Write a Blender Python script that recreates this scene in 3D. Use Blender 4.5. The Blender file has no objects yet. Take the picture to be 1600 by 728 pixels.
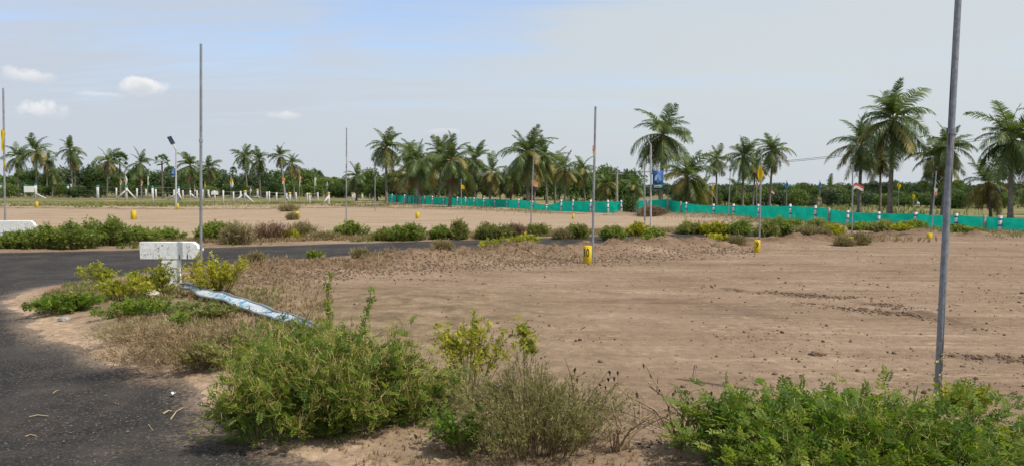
import bpy, math, random
import numpy as np
from mathutils import Vector, Matrix

random.seed(7)
rng = np.random.default_rng(11)
SC = bpy.context.scene
COL = SC.collection
R = math.radians

# ------------------------------------------------------------------ camera, world, sun, exposure
F_PX, CX, CY, HORIZON, CAM_H = 1232.0, 800.0, 364.0, 295.0, 1.7
PITCH = math.atan((CY - HORIZON) / F_PX)
cam_data = bpy.data.cameras.new('camera')
cam = bpy.data.objects.new('camera', cam_data)
COL.objects.link(cam)
cam.location = (0, 0, CAM_H)
cam.rotation_euler = (math.pi / 2 - PITCH, 0, 0)
cam_data.sensor_width = 36.0
cam_data.lens = 36.0 * F_PX / 1600.0
cam_data.clip_start = 0.05
cam_data.clip_end = 6000
SC.camera = cam

SUN_EL, SUN_AZ = R(59), R(120)          # azimuth clockwise from +Y (the view direction)
sun_data = bpy.data.lights.new('sun', 'SUN')
sun_data.energy = 4.1
sun_data.angle = R(0.6)
sun_data.color = (1.0, 0.93, 0.82)
sun = bpy.data.objects.new('sun', sun_data)
COL.objects.link(sun)
to_sun = Vector((math.cos(SUN_EL) * math.sin(SUN_AZ), math.cos(SUN_EL) * math.cos(SUN_AZ), math.sin(SUN_EL)))
sun.rotation_euler = to_sun.to_track_quat('Z', 'Y').to_euler()
sun.location = to_sun * 50

SC.view_settings.view_transform = 'Standard'
SC.view_settings.look = 'None'
SC.view_settings.exposure = 0.12
SC.view_settings.gamma = 1.0
SC.view_settings.use_curve_mapping = False
SC.cycles.max_bounces = 6
SC.cycles.transparent_max_bounces = 8


class NT:
    """small helper for building node trees"""
    def __init__(self, tree):
        self.t = tree

    def node(self, kind, **kw):
        n = self.t.nodes.new(kind)
        for k, v in kw.items():
            setattr(n, k, v)
        return n

    def link(self, a, b):
        self.t.links.new(a, b)

    def _in(self, sock, v):
        if isinstance(v, bpy.types.NodeSocket):
            self.link(v, sock)
        elif v is not None:
            sock.default_value = v

    def math(self, op, a, b=None, c=None, clamp=False):
        n = self.node('ShaderNodeMath', operation=op)
        n.use_clamp = clamp
        self._in(n.inputs[0], a)
        self._in(n.inputs[1], b)
        self._in(n.inputs[2], c)
        return n.outputs[0]

    def mix(self, fac, a, b, blend='MIX'):
        n = self.node('ShaderNodeMix', data_type='RGBA', blend_type=blend)
        self._in(n.inputs[0], fac)
        self._in(n.inputs[6], a if isinstance(a, bpy.types.NodeSocket) else (*a[:3], 1))
        self._in(n.inputs[7], b if isinstance(b, bpy.types.NodeSocket) else (*b[:3], 1))
        return n.outputs[2]

    def noise(self, vec=None, scale=5.0, detail=4.0, rough=0.55, dist=0.0):
        n = self.node('ShaderNodeTexNoise')
        self._in(n.inputs['Vector'], vec)
        n.inputs['Scale'].default_value = scale
        n.inputs['Detail'].default_value = detail
        n.inputs['Roughness'].default_value = rough
        n.inputs['Distortion'].default_value = dist
        return n.outputs['Fac']

    def ramp(self, fac, stops):
        n = self.node('ShaderNodeValToRGB')
        cr = n.color_ramp
        while len(cr.elements) > 1:
            cr.elements.remove(cr.elements[-1])
        for i, (p, c) in enumerate(stops):
            e = cr.elements[0] if i == 0 else cr.elements.new(p)
            e.position = p
            e.color = (*c[:3], 1) if not isinstance(c, (int, float)) else (c, c, c, 1)
        self._in(n.inputs[0], fac)
        return n.outputs[0]

    def smooth(self, v, lo, hi):
        n = self.node('ShaderNodeMapRange', interpolation_type='SMOOTHSTEP')
        self._in(n.inputs[0], v)
        n.inputs[1].default_value = lo
        n.inputs[2].default_value = hi
        n.inputs[3].default_value = 0.0
        n.inputs[4].default_value = 1.0
        return n.outputs[0]

    def attr(self, name):
        n = self.node('ShaderNodeAttribute')
        n.attribute_name = name
        return n.outputs['Fac']

    def mapping(self, vec, loc=(0, 0, 0), rot=(0, 0, 0), scale=(1, 1, 1)):
        n = self.node('ShaderNodeMapping')
        self._in(n.inputs[0], vec)
        n.inputs[1].default_value = loc
        n.inputs[2].default_value = rot
        n.inputs[3].default_value = scale
        return n.outputs[0]


def build_world():
    w = bpy.data.worlds.new('World')
    SC.world = w
    w.use_nodes = True
    t = NT(w.node_tree)
    w.node_tree.nodes.clear()
    out = t.node('ShaderNodeOutputWorld')
    bg = t.node('ShaderNodeBackground')
    bg.inputs[1].default_value = 0.13
    t.link(bg.outputs[0], out.inputs[0])
    sky = t.node('ShaderNodeTexSky', sky_type='NISHITA')
    sky.sun_disc = False
    sky.sun_elevation = SUN_EL
    sky.sun_rotation = SUN_AZ
    sky.air_density = 1.0
    sky.dust_density = 2.0
    sky.ozone_density = 1.0
    tc = t.node('ShaderNodeTexCoord')
    d = tc.outputs['Generated']
    sep = t.node('ShaderNodeSeparateXYZ')
    t.link(d, sep.inputs[0])
    X, Y, Z = sep.outputs
    # azimuth / elevation in degrees
    az = t.math('MULTIPLY', t.math('ARCTAN2', X, Y), 180 / math.pi)
    el = t.math('MULTIPLY', t.math('ARCSINE', Z), 180 / math.pi)
    # high thin cloud: noise on a flat layer far overhead
    zz = t.math('ADD', t.math('MAXIMUM', Z, 0.0), 0.12)
    cmb = t.node('ShaderNodeCombineXYZ')
    t.link(t.math('DIVIDE', X, zz), cmb.inputs[0])
    t.link(t.math('DIVIDE', Y, zz), cmb.inputs[1])
    lay = t.mapping(cmb.outputs[0], loc=(3.1, 0.4, 0), rot=(0, 0, R(28)), scale=(0.4, 1.15, 1))
    n1 = t.noise(lay, 0.85, 7, 0.52, 0.5)
    n2 = t.noise(lay, 2.6, 6, 0.6, 0.8)
    veil = t.math('ADD', t.math('MULTIPLY', n1, 1.0), t.math('MULTIPLY', t.math('SUBTRACT', n2, 0.5), 0.75))
    veil = t.math('ADD', veil, t.math('MULTIPLY', t.math('SUBTRACT', t.noise(t.mapping(cmb.outputs[0], loc=(1.2, 3.3, 0), rot=(0, 0, R(52)), scale=(0.35, 2.6, 1)), 1.5, 7, .62, .9), 0.5), 0.6))
    # thicker veil on the right of the view, a blue opening above the middle
    side = t.math('ADD', t.math('MULTIPLY', t.smooth(az, -35, 35), 0.07), 0.10)
    low = t.math('MULTIPLY', t.smooth(el, 16, 2), 0.22)
    du = t.math('DIVIDE', t.math('SUBTRACT', az, -4.8), 9.5)
    dv = t.math('DIVIDE', t.math('SUBTRACT', el, 12.6), 4.6)
    dd = t.math('ADD', t.math('MULTIPLY', du, du), t.math('MULTIPLY', dv, dv))
    hole = t.math('MULTIPLY', t.smooth(dd, 1.3, 0.0), 0.24)
    veil = t.math('SUBTRACT', t.math('ADD', t.math('ADD', veil, side), low), hole)
    mask = t.math('MULTIPLY', t.smooth(veil, 0.12, 0.88), 0.94)
    col = t.mix(1.0, sky.outputs[0], (1.32, 1.38, 1.54), 'MULTIPLY')
    col = t.mix(mask, col, t.mix(t.smooth(az, -30, 22), (4.05, 4.4, 4.95), (4.6, 4.95, 5.1)))
    # warm grey haze just over the horizon
    hz = t.math('MULTIPLY', t.smooth(el, 9, -1), 0.55)
    col = t.mix(hz, col, (4.25, 4.6, 4.95))
    # a few small cumulus
    cv = t.mapping(cmb.outputs[0], scale=(1, 1, 1))
    dn = t.node('ShaderNodeTexNoise')
    dn.inputs['Scale'].default_value = 34
    dn.inputs['Detail'].default_value = 6
    dn.inputs['Roughness'].default_value = 0.62
    t.link(d, dn.inputs['Vector'])
    puff = t.math('SUBTRACT', dn.outputs['Fac'], 0.5)
    for (px, py, hw, hh, op) in ((52, 120, 42, 17, .75), (230, 139, 46, 16, .95), (68, 172, 56, 19, .8), (447, 182, 32, 10, .55),
                                 (160, 150, 45, 6, .35), (690, 207, 40, 6, .3)):
        a0 = math.degrees(math.atan((px - CX) / F_PX))
        e0 = math.degrees(math.atan((HORIZON - py) / F_PX * math.cos(R(a0))))
        wa = math.degrees(hw / F_PX) * math.cos(R(a0)) ** 2
        he = math.degrees(hh / F_PX) * math.cos(R(a0))
        u = t.math('DIVIDE', t.math('SUBTRACT', az, a0), wa)
        v = t.math('DIVIDE', t.math('SUBTRACT', el, e0), he)
        vb = t.math('MULTIPLY', t.math('MINIMUM', v, 0.0), 1.1)       # flatter base
        vv = t.math('ADD', t.math('MAXIMUM', v, 0.0), vb)
        q = t.math('ADD', t.math('MULTIPLY', u, u), t.math('MULTIPLY', vv, vv))
        q = t.math('ADD', q, t.math('MULTIPLY', puff, 3.4))
        m = t.math('MULTIPLY', t.smooth(q, 0.95, 0.15), op)
        tone = t.mix(t.smooth(t.math('ADD', v, t.math('MULTIPLY', puff, 3.0)), -0.9, 0.7), (4.5, 4.8, 5.2), (6.6, 6.55, 6.55))
        col = t.mix(m, col, tone)
    t.link(col, bg.inputs[0])


build_world()


# ------------------------------------------------------------------ points, noise, meshes
def ray(px, py):
    dx, dy = (px - CX) / F_PX, (CY - py) / F_PX
    c, s = math.cos(PITCH), math.sin(PITCH)
    return Vector((dx, c + dy * s, -s + dy * c))


def G(px, py, z=0.0):
    """the place on level ground that is seen at this spot of the photograph"""
    d = ray(px, py)
    k = (z - CAM_H) / d.z
    return Vector((d.x * k, d.y * k, z))


def AT(px, py, Y):
    """the point seen at this spot of the photograph, Y metres in front of the camera"""
    d = ray(px, py)
    k = Y / d.y
    return Vector((d.x * k, Y, CAM_H + d.z * k))


def _hash(ix, iy, seed):
    n = (ix * 374761393 + iy * 668265263 + seed * 974634543) & 0xFFFFFFFF
    n = ((n ^ (n >> 13)) * 1274126177) & 0xFFFFFFFF
    n = (n ^ (n >> 16)) & 0xFFFF
    return n / 65535.0


def vnoise(x, y, seed=0):
    x = np.asarray(x, float)
    y = np.asarray(y, float)
    fx, fy = np.floor(x), np.floor(y)
    ix, iy = fx.astype(np.int64), fy.astype(np.int64)
    u, v = x - fx, y - fy
    u = u * u * (3 - 2 * u)
    v = v * v * (3 - 2 * v)
    a, b = _hash(ix, iy, seed), _hash(ix + 1, iy, seed)
    c, d = _hash(ix, iy + 1, seed), _hash(ix + 1, iy + 1, seed)
    return (a * (1 - u) + b * u) * (1 - v) + (c * (1 - u) + d * u) * v


def fbm(x, y, seed=0, oct=4, gain=0.5):
    s, amp, tot = 0.0, 1.0, 0.0
    for o in range(oct):
        s = s + amp * (vnoise(x, y, seed + o * 17) - 0.5)
        tot += amp
        amp *= gain
        x, y = np.asarray(x) * 2.03 + 5.2, np.asarray(y) * 2.03 + 1.7
    return s / tot * 2.0            # about -1..1


def sstep(v, lo, hi):
    t = np.clip((v - lo) / (hi - lo), 0, 1)
    return t * t * (3 - 2 * t)


def new_mesh(name, V, F, attrs=None, mats=(), smooth=False, fmat=None):
    """V (n,3); F a (m,3) or (m,4) array or a list of such arrays"""
    V = np.asarray(V, np.float32)
    Fs = F if isinstance(F, list) else [F]
    Fs = [np.asarray(f, np.int32) for f in Fs if len(f)]
    me = bpy.data.meshes.new(name)
    me.vertices.add(len(V))
    me.vertices.foreach_set('co', V.ravel())
    loops = np.concatenate([f.ravel() for f in Fs])
    tot = np.concatenate([np.full(len(f), f.shape[1], np.int32) for f in Fs])
    start = np.concatenate([[0], np.cumsum(tot)[:-1]]).astype(np.int32)
    me.loops.add(len(loops))
    me.loops.foreach_set('vertex_index', loops)
    me.polygons.add(len(tot))
    me.polygons.foreach_set('loop_start', start)
    if smooth:
        me.polygons.foreach_set('use_smooth', np.ones(len(tot), bool))
    if fmat is not None:
        me.polygons.foreach_set('material_index', np.asarray(fmat, np.int32))
    for k, a in (attrs or {}).items():
        at = me.attributes.new(k, 'FLOAT', 'POINT')
        at.data.foreach_set('value', np.asarray(a, np.float32))
    for m in mats:
        me.materials.append(m)
    me.update(calc_edges=True)
    me.validate()
    return me


def link(name, data, parent=None, loc=(0, 0, 0), rot=(0, 0, 0), scale=None):
    o = bpy.data.objects.new(name, data)
    COL.objects.link(o)
    if parent is not None:
        o.parent = parent
    o.location = loc
    o.rotation_euler = rot
    if scale is not None:
        o.scale = scale if hasattr(scale, '__len__') else (scale,) * 3
    return o


def tag(o, label, cat, group=None):
    o['label'] = label
    o['category'] = cat
    if group:
        o['group'] = group
    return o


def thing(name, label, cat, loc=(0, 0, 0), rotz=0.0, group=None):
    o = bpy.data.objects.new(name, None)
    o.empty_display_size = 0.2
    COL.objects.link(o)
    o.location = loc
    o.rotation_euler = (0, 0, rotz)
    return tag(o, label, cat, group)


class MB:
    """collects tubes, boxes and sheets into one mesh"""
    def __init__(self):
        self.v, self.f3, self.f4, self.n, self.t = [], [], [], 0, []

    def add(self, V, F, tint=0.5):
        V = np.asarray(V, float)
        F = np.asarray(F, int)
        self.v.append(V)
        self.t.append(np.full(len(V), tint) if np.isscalar(tint) else np.asarray(tint))
        (self.f3 if F.shape[1] == 3 else self.f4).append(F + self.n)
        self.n += len(V)

    def tube(self, pts, rad, sides=8, caps=True, tint=0.5):
        pts = [Vector(p) for p in pts]
        n = len(pts)
        rad = [rad] * n if np.isscalar(rad) else rad
        V = []
        ref = Vector((0.31, 0.17, 0.93))
        for i, p in enumerate(pts):
            tg = (pts[min(i + 1, n - 1)] - pts[max(i - 1, 0)]).normalized()
            rf = ref if abs(tg.dot(ref)) < 0.95 else Vector((1, 0, 0))
            a = tg.cross(rf).normalized()
            b = tg.cross(a)
            for k in range(sides):
                th = 2 * math.pi * k / sides
                V.append(p + (a * math.cos(th) + b * math.sin(th)) * rad[i])
        F = [(i * sides + k, i * sides + (k + 1) % sides, (i + 1) * sides + (k + 1) % sides, (i + 1) * sides + k)
             for i in range(n - 1) for k in range(sides)]
        self.add(V, F, tint)
        if caps:
            for i, p in ((0, pts[0]), (n - 1, pts[-1])):
                ring = V[i * sides:(i + 1) * sides]
                self.add(ring + [p], [(k, (k + 1) % sides, sides) for k in range(sides)], tint)
        return self

    def box(self, lo, hi, M=None, bev=0.0, tint=0.5):
        x0, y0, z0 = lo
        x1, y1, z1 = hi
        if bev <= 0:
            V = [(x0, y0, z0), (x1, y0, z0), (x1, y1, z0), (x0, y1, z0), (x0, y0, z1), (x1, y0, z1), (x1, y1, z1), (x0, y1, z1)]
            F = [(0, 3, 2, 1), (4, 5, 6, 7), (0, 1, 5, 4), (1, 2, 6, 5), (2, 3, 7, 6), (3, 0, 4, 7)]
        else:
            return self.prism([(x0, y0), (x1, y0), (x1, y1), (x0, y1)], z0, z1, M, bev, tint)
        if M is not None:
            V = [M @ Vector(v) for v in V]
        self.add(V, F, tint)
        return self

    def prism(self, poly, z0, z1, M=None, bev=0.01, tint=0.5):
        """polygon (counter-clockwise, xy) extruded in z with small bevels"""
        n = len(poly)
        P = [Vector((p[0], p[1])) for p in poly]
        ins = []
        for i in range(n):
            a, b, c = P[i - 1], P[i], P[(i + 1) % n]
            e1, e2 = (b - a).normalized(), (c - b).normalized()
            n1, n2 = Vector((-e1.y, e1.x)), Vector((-e2.y, e2.x))
            m = (n1 + n2)
            m = m / max(0.3, m.dot(n1)) if m.length > 1e-6 else n1
            ins.append(b + m * bev)
        V = [(p.x, p.y, z0) for p in ins] + [(p.x, p.y, z0 + bev) for p in P] + [(p.x, p.y, z1 - bev) for p in P] + [(p.x, p.y, z1) for p in ins]
        if M is not None:
            V = [M @ Vector(v) for v in V]
        F = [(r * n + k, r * n + (k + 1) % n, (r + 1) * n + (k + 1) % n, (r + 1) * n + k) for r in range(3) for k in range(n)]
        self.add(V, F, tint)
        for base, zc in ((0, z0), (3 * n, z1)):
            c = sum((Vector(V[base + k]) for k in range(n)), Vector()) / n
            self.add([V[base + k] for k in range(n)] + [c], [(k, (k + 1) % n, n) for k in range(n)], tint)
        return self

    def mesh(self, name, mats, smooth=False):
        Fs = []
        if self.f4:
            Fs.append(np.concatenate(self.f4))
        if self.f3:
            Fs.append(np.concatenate(self.f3))
        return new_mesh(name, np.concatenate(self.v), Fs, {'tint': np.concatenate(self.t)}, mats, smooth)

    def build(self, name, mats, parent=None, smooth=False, **kw):
        mats = mats if isinstance(mats, (list, tuple)) else [mats]
        return link(name, self.mesh(name, mats, smooth), parent, **kw)


# ------------------------------------------------------------------ materials
def mat(name):
    m = bpy.data.materials.new(name)
    m.use_nodes = True
    m.node_tree.nodes.clear()
    t = NT(m.node_tree)
    out = t.node('ShaderNodeOutputMaterial')
    b = t.node('ShaderNodeBsdfPrincipled')
    t.link(b.outputs[0], out.inputs[0])
    return m, t, b, out


def bump(t, b, h, strength=0.3, dist=0.02):
    n = t.node('ShaderNodeBump')
    n.inputs['Strength'].default_value = strength
    n.inputs['Distance'].default_value = dist
    t.link(h, n.inputs['Height'])
    t.link(n.outputs[0], b.inputs['Normal'])


def plain(name, col, rough=0.7, metal=0.0, var=0.25, scale=8.0, spec=0.3, bmp=0.1, dirt=None):
    """weathered painted / bare surface: base colour broken by noise, optional dirt blotches"""
    m, t, b, _ = mat(name)
    tc = t.node('ShaderNodeTexCoord').outputs['Object']
    n = t.noise(tc, scale, 6, 0.6)
    lo = tuple(c * (1 - var) for c in col)
    hi = tuple(min(1, c * (1 + var * 0.6)) for c in col)
    c = t.mix(t.smooth(n, 0.3, 0.7), lo, hi)
    if dirt:
        d = t.noise(tc, scale * 2.7, 7, 0.7)
        c = t.mix(t.smooth(d, dirt[1], dirt[1] + 0.12), c, dirt[0])
    t.link(c, b.inputs['Base Color'])
    b.inputs['Roughness'].default_value = rough
    b.inputs['Metallic'].default_value = metal
    b.inputs['Specular IOR Level'].default_value = spec
    bump(t, b, n, bmp, 0.01)
    return m


def leafy(name, stops, trans=0.3, rough=0.55):
    """foliage: every leaf carries its own tint value, the ramp gives its colour"""
    m, t, b, out = mat(name)
    oi = t.node('ShaderNodeObjectInfo')
    tint = t.math('ADD', t.attr('tint'), t.math('MULTIPLY', t.math('SUBTRACT', oi.outputs['Random'], 0.5), 0.16), clamp=True)
    c = t.ramp(tint, stops)
    t.link(c, b.inputs['Base Color'])
    b.inputs['Roughness'].default_value = rough
    b.inputs['Specular IOR Level'].default_value = 0.25
    if trans > 0:
        tr = t.node('ShaderNodeBsdfTranslucent')
        c2 = t.mix(1.0, c, (1.25, 1.3, 0.6), 'MULTIPLY')
        t.link(c2, tr.inputs[0])
        mx = t.node('ShaderNodeMixShader')
        mx.inputs[0].default_value = trans
        t.link(b.outputs[0], mx.inputs[1])
        t.link(tr.outputs[0], mx.inputs[2])
        t.link(mx.outputs[0], out.inputs[0])
    return m


def stained_pipe():
    """galvanised pipe with long dark runs of old paint and rust"""
    m, t, b, _ = mat('stained_pipe')
    tc = t.node('ShaderNodeTexCoord').outputs['Object']
    st = t.mapping(tc, scale=(34, 34, 1.1))
    n = t.noise(st, 1.0, 6, .65)
    n2 = t.noise(tc, 30, 6, .7)
    c = t.mix(t.smooth(n2, .3, .7), (.17, .185, .21), (.28, .30, .33))
    c = t.mix(t.smooth(n, .52, .60), c, (.04, .037, .035))
    c = t.mix(t.smooth(t.noise(t.mapping(tc, scale=(20, 20, 2.2)), 1.3, 6, .7), .63, .70), c, (.22, .14, .09))
    t.link(c, b.inputs['Base Color'])
    b.inputs['Roughness'].default_value = .55
    b.inputs['Metallic'].default_value = .3
    bump(t, b, n2, .2, .003)
    return m


M = {}
M['bush'] = leafy('bush_leaves', [(0, (.03, .07, .012)), (.35, (.10, .175, .026)), (.7, (.215, .275, .042)), (1, (.38, .40, .085))], .5)
M['pods'] = leafy('dry_pods', [(0, (.20, .17, .05)), (.5, (.40, .33, .11)), (1, (.55, .46, .19))], 0.15)
M['olive'] = leafy('olive_leaves', [(0, (.08, .075, .027)), (.5, (.19, .185, .065)), (1, (.33, .30, .125))])
M['yellow_green'] = leafy('yellow_green_leaves', [(0, (.10, .13, .02)), (.35, (.27, .29, .035)), (.7, (.50, .46, .05)), (1, (.66, .53, .05))], .45)
M['roadside'] = leafy('roadside_leaves', [(0, (.07, .115, .025)), (.45, (.20, .265, .06)), (.8, (.34, .375, .10)), (1, (.50, .48, .16))], .5)
M['dull_green'] = leafy('dull_green_leaves', [(0, (.09, .11, .035)), (.5, (.22, .24, .08)), (1, (.38, .36, .15))], .45)
M['brown_shrub'] = leafy('brown_shrub_leaves', [(0, (.11, .065, .04)), (.5, (.23, .145, .095)), (1, (.34, .23, .15))], 0.15)
M['tan_shrub'] = leafy('tan_shrub_leaves', [(0, (.15, .12, .055)), (.5, (.27, .225, .11)), (1, (.38, .32, .17))], 0.15)
M['dry_grass'] = leafy('dry_grass_blades', [(0, (.15, .10, .055)), (.5, (.30, .215, .12)), (1, (.44, .34, .20))], 0.2)
M['grass'] = leafy('green_grass_blades', [(0, (.08, .11, .022)), (.5, (.17, .21, .05)), (1, (.31, .30, .10))], 0.2)
M['frond'] = leafy('coconut_frond', [(0, (.036, .068, .024)), (.5, (.10, .15, .048)), (.85, (.175, .215, .072)), (1, (.25, .24, .09))], 0.35, 0.38)
M['frond_yellow'] = leafy('yellowing_frond', [(0, (.11, .105, .03)), (.5, (.25, .22, .065)), (1, (.37, .30, .11))], 0.25, 0.5)
M['frond_dead'] = leafy('dead_frond', [(0, (.11, .075, .045)), (.5, (.21, .145, .09)), (1, (.31, .225, .145))], 0.1, 0.8)
M['tree'] = leafy('tree_leaves', [(0, (.03, .062, .02)), (.5, (.085, .14, .04)), (1, (.17, .23, .07))], 0.3)
M['tree_light'] = leafy('light_tree_leaves', [(0, (.055, .095, .02)), (.5, (.13, .19, .042)), (1, (.21, .27, .075))], 0.2)
M['far_tree'] = leafy('far_tree_leaves', [(0, (.04, .07, .034)), (.5, (.08, .12, .055)), (1, (.125, .165, .075))], 0.1)
M['bark'] = plain('bark', (.16, .125, .095), 0.9, var=.4, scale=6, bmp=.5)
M['palm_bark'] = plain('palm_bark', (.19, .165, .14), 0.9, var=.4, scale=5, bmp=.5)
M['stem'] = plain('stem', (.17, .115, .06), 0.85, var=.3)
M['green_stem'] = plain('green_stem', (.12, .14, .045), 0.8, var=.3)
M['dead_stem'] = plain('dead_stem', (.32, .23, .14), 0.9, var=.35)
M['black_leaf'] = plain('withered_leaf', (.05, .032, .022), 0.9)
M['white'] = plain('weathered_white', (.78, .79, .76), 0.75, var=.12, scale=14, dirt=((.48, .47, .44), .66), bmp=.5)
M['white_post'] = plain('whitewashed_post', (.62, .60, .57), 0.8, var=.15, scale=3)
M['blue_band'] = plain('blue_band', (.05, .17, .36), 0.7, var=.2)
M['teal_cap'] = plain('teal_cap', (.03, .22, .36), 0.7, var=.2)
M['yellow_cap'] = plain('yellow_cap', (.62, .50, .06), 0.7, var=.2)
M['yellow'] = plain('yellow_paint', (.58, .42, .02), 0.6, var=.14, scale=9, dirt=((.34, .24, .03), .63))
M['black'] = plain('black_paint', (.018, .014, .012), 0.6)
M['pole'] = plain('galvanised_pipe', (.33, .34, .36), 0.45, 0.55, var=.25, scale=5, dirt=((.16, .15, .14), .62))
M['lamp_pole'] = plain('silver_lamp_pole', (.50, .51, .52), 0.5, 0.3, var=.15)
M['concrete'] = plain('grey_concrete', (.30, .28, .26), 0.9, var=.25)
M['panel'] = plain('solar_panel', (.03, .04, .08), 0.25, var=.3)
M['pole_stained'] = stained_pipe()
M['cable'] = plain('cable', (.03, .03, .03), 0.6)
M['clod'] = plain('soil_clod', (.155, .103, .066), 0.95, var=.35, scale=12, bmp=.6)
M['stone'] = plain('pale_stone', (.52, .48, .43), 0.9, var=.25)
M['gravel'] = plain('dark_gravel', (.17, .15, .13), 0.9, var=.5, scale=2)
M['straw'] = plain('straw', (.46, .36, .21), 0.85, var=.3)
M['paper'] = plain('paper_scrap', (.72, .71, .69), 0.8, var=.1)
for nm, c in (('yellow', (.72, .50, .02)), ('white', (.74, .72, .69)), ('orange', (.70, .30, .12)), ('red', (.58, .10, .10)),
              ('blue', (.08, .26, .52)), ('pink', (.66, .36, .32)), ('navy', (.06, .10, .22))):
    M['flag_' + nm] = leafy('flag_cloth_' + nm, [(0, tuple(x * .8 for x in c)), (1, c)], 0.25, 0.8)

# ------------------------------------------------------------------ terrain
ROAD_PX_FAR = [(0, 394), (100, 392), (200, 390), (350, 386), (500, 381), (650, 377), (800, 372.5), (950, 368), (1090, 364.5), (1250, 361)]
ROAD_PX_TIP = [(330, 417), (265, 424), (200, 433), (130, 442), (70, 449), (36, 457), (22, 470), (36, 494), (80, 520), (150, 552), (230, 586),
               (300, 600), (332, 618), (342, 645), (365, 676), (425, 700), (520, 728)]
far = [G(*p).xy for p in ROAD_PX_FAR]
tip = [G(*p).xy for p in ROAD_PX_TIP]
near = []
for i in range(len(far) - 1, 3, -1):            # near kerb line: five metres from the far edge
    a, b = far[i - 1], far[i]
    e = (b - a).normalized()
    near.append(b + Vector((e.y, -e.x)) * 4.6)
ROAD = ([Vector((-30.0, far[0].y - 3.5))] + far + near + tip +
        [Vector((-0.62, 3.6)), Vector((-0.3, 2.4)), Vector((0.1, 0.8)), Vector((0.6, -14)), Vector((-9, -14)), Vector((-12.5, 12)), Vector((-30.0, 12.2))])


def poly_sd(x, y, poly):
    """signed distance to a polygon, negative inside"""
    x, y = np.asarray(x, float), np.asarray(y, float)
    d = np.full(x.shape, 1e9)
    ins = np.zeros(x.shape, bool)
    n = len(poly)
    for i in range(n):
        ax, ay = poly[i]
        bx, by = poly[(i + 1) % n]
        ex, ey = bx - ax, by - ay
        L = ex * ex + ey * ey + 1e-12
        t = np.clip(((x - ax) * ex + (y - ay) * ey) / L, 0, 1)
        d = np.minimum(d, (x - ax - t * ex) ** 2 + (y - ay - t * ey) ** 2)
        c = ((ay > y) != (by > y)) & (x < ex * (y - ay) / (ey if abs(ey) > 1e-9 else 1e-9) + ax)
        ins ^= c
    return np.sqrt(d) * np.where(ins, -1, 1)


def line_d(x, y, pts):
    """distance to an open line, and position along it 0..1"""
    x, y = np.asarray(x, float), np.asarray(y, float)
    best = np.full(x.shape, 1e9)
    pos = np.zeros(x.shape)
    n = len(pts) - 1
    for i in range(n):
        ax, ay = pts[i]
        ex, ey = pts[i + 1][0] - ax, pts[i + 1][1] - ay
        L = ex * ex + ey * ey + 1e-12
        t = np.clip(((x - ax) * ex + (y - ay) * ey) / L, 0, 1)
        q = (x - ax - t * ex) ** 2 + (y - ay - t * ey) ** 2
        m = q < best
        best = np.where(m, q, best)
        pos = np.where(m, (i + t) / n, pos)
    return np.sqrt(best), pos


def gl(pts):
    return [tuple(G(*p).xy) for p in pts]


# (ridge line, height, half width): banks of pushed-up earth
BANKS = [
    (gl([(345, 440), (400, 428), (460, 424), (530, 424), (600, 418), (680, 411), (740, 406), (830, 402), (918, 399), (1000, 394), (1090, 389), (1150, 385)]), .42, .78),
    (gl([(1150, 386), (1200, 385), (1250, 381), (1300, 377)]), .36, .8),
    (gl([(1310, 373), (1390, 370), (1450, 366)]), .34, 1.0),
    (gl([(-260, 326), (-60, 326), (60, 327), (200, 328), (330, 329), (470, 327), (560, 325), (680, 328), (790, 331), (900, 335)]), .12, 1.3),
    (gl([(940, 338), (1000, 339), (1060, 340), (1120, 342), (1180, 346)]), .3, .8),
    (gl([(1500, 370), (1570, 369), (1640, 371), (1720, 373)]), .22, .5),
]
FENCE_LINE = gl([(560, 315), (605, 316), (690, 321), (790, 325), (854, 330), (950, 334), (1045, 335), (1115, 338), (1235, 345), (1324, 351),
                 (1430, 355), (1494, 360), (1562, 364), (1640, 368), (1750, 374)])
FX = np.array([p[0] for p in FENCE_LINE])
FY = np.array([p[1] for p in FENCE_LINE])


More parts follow.
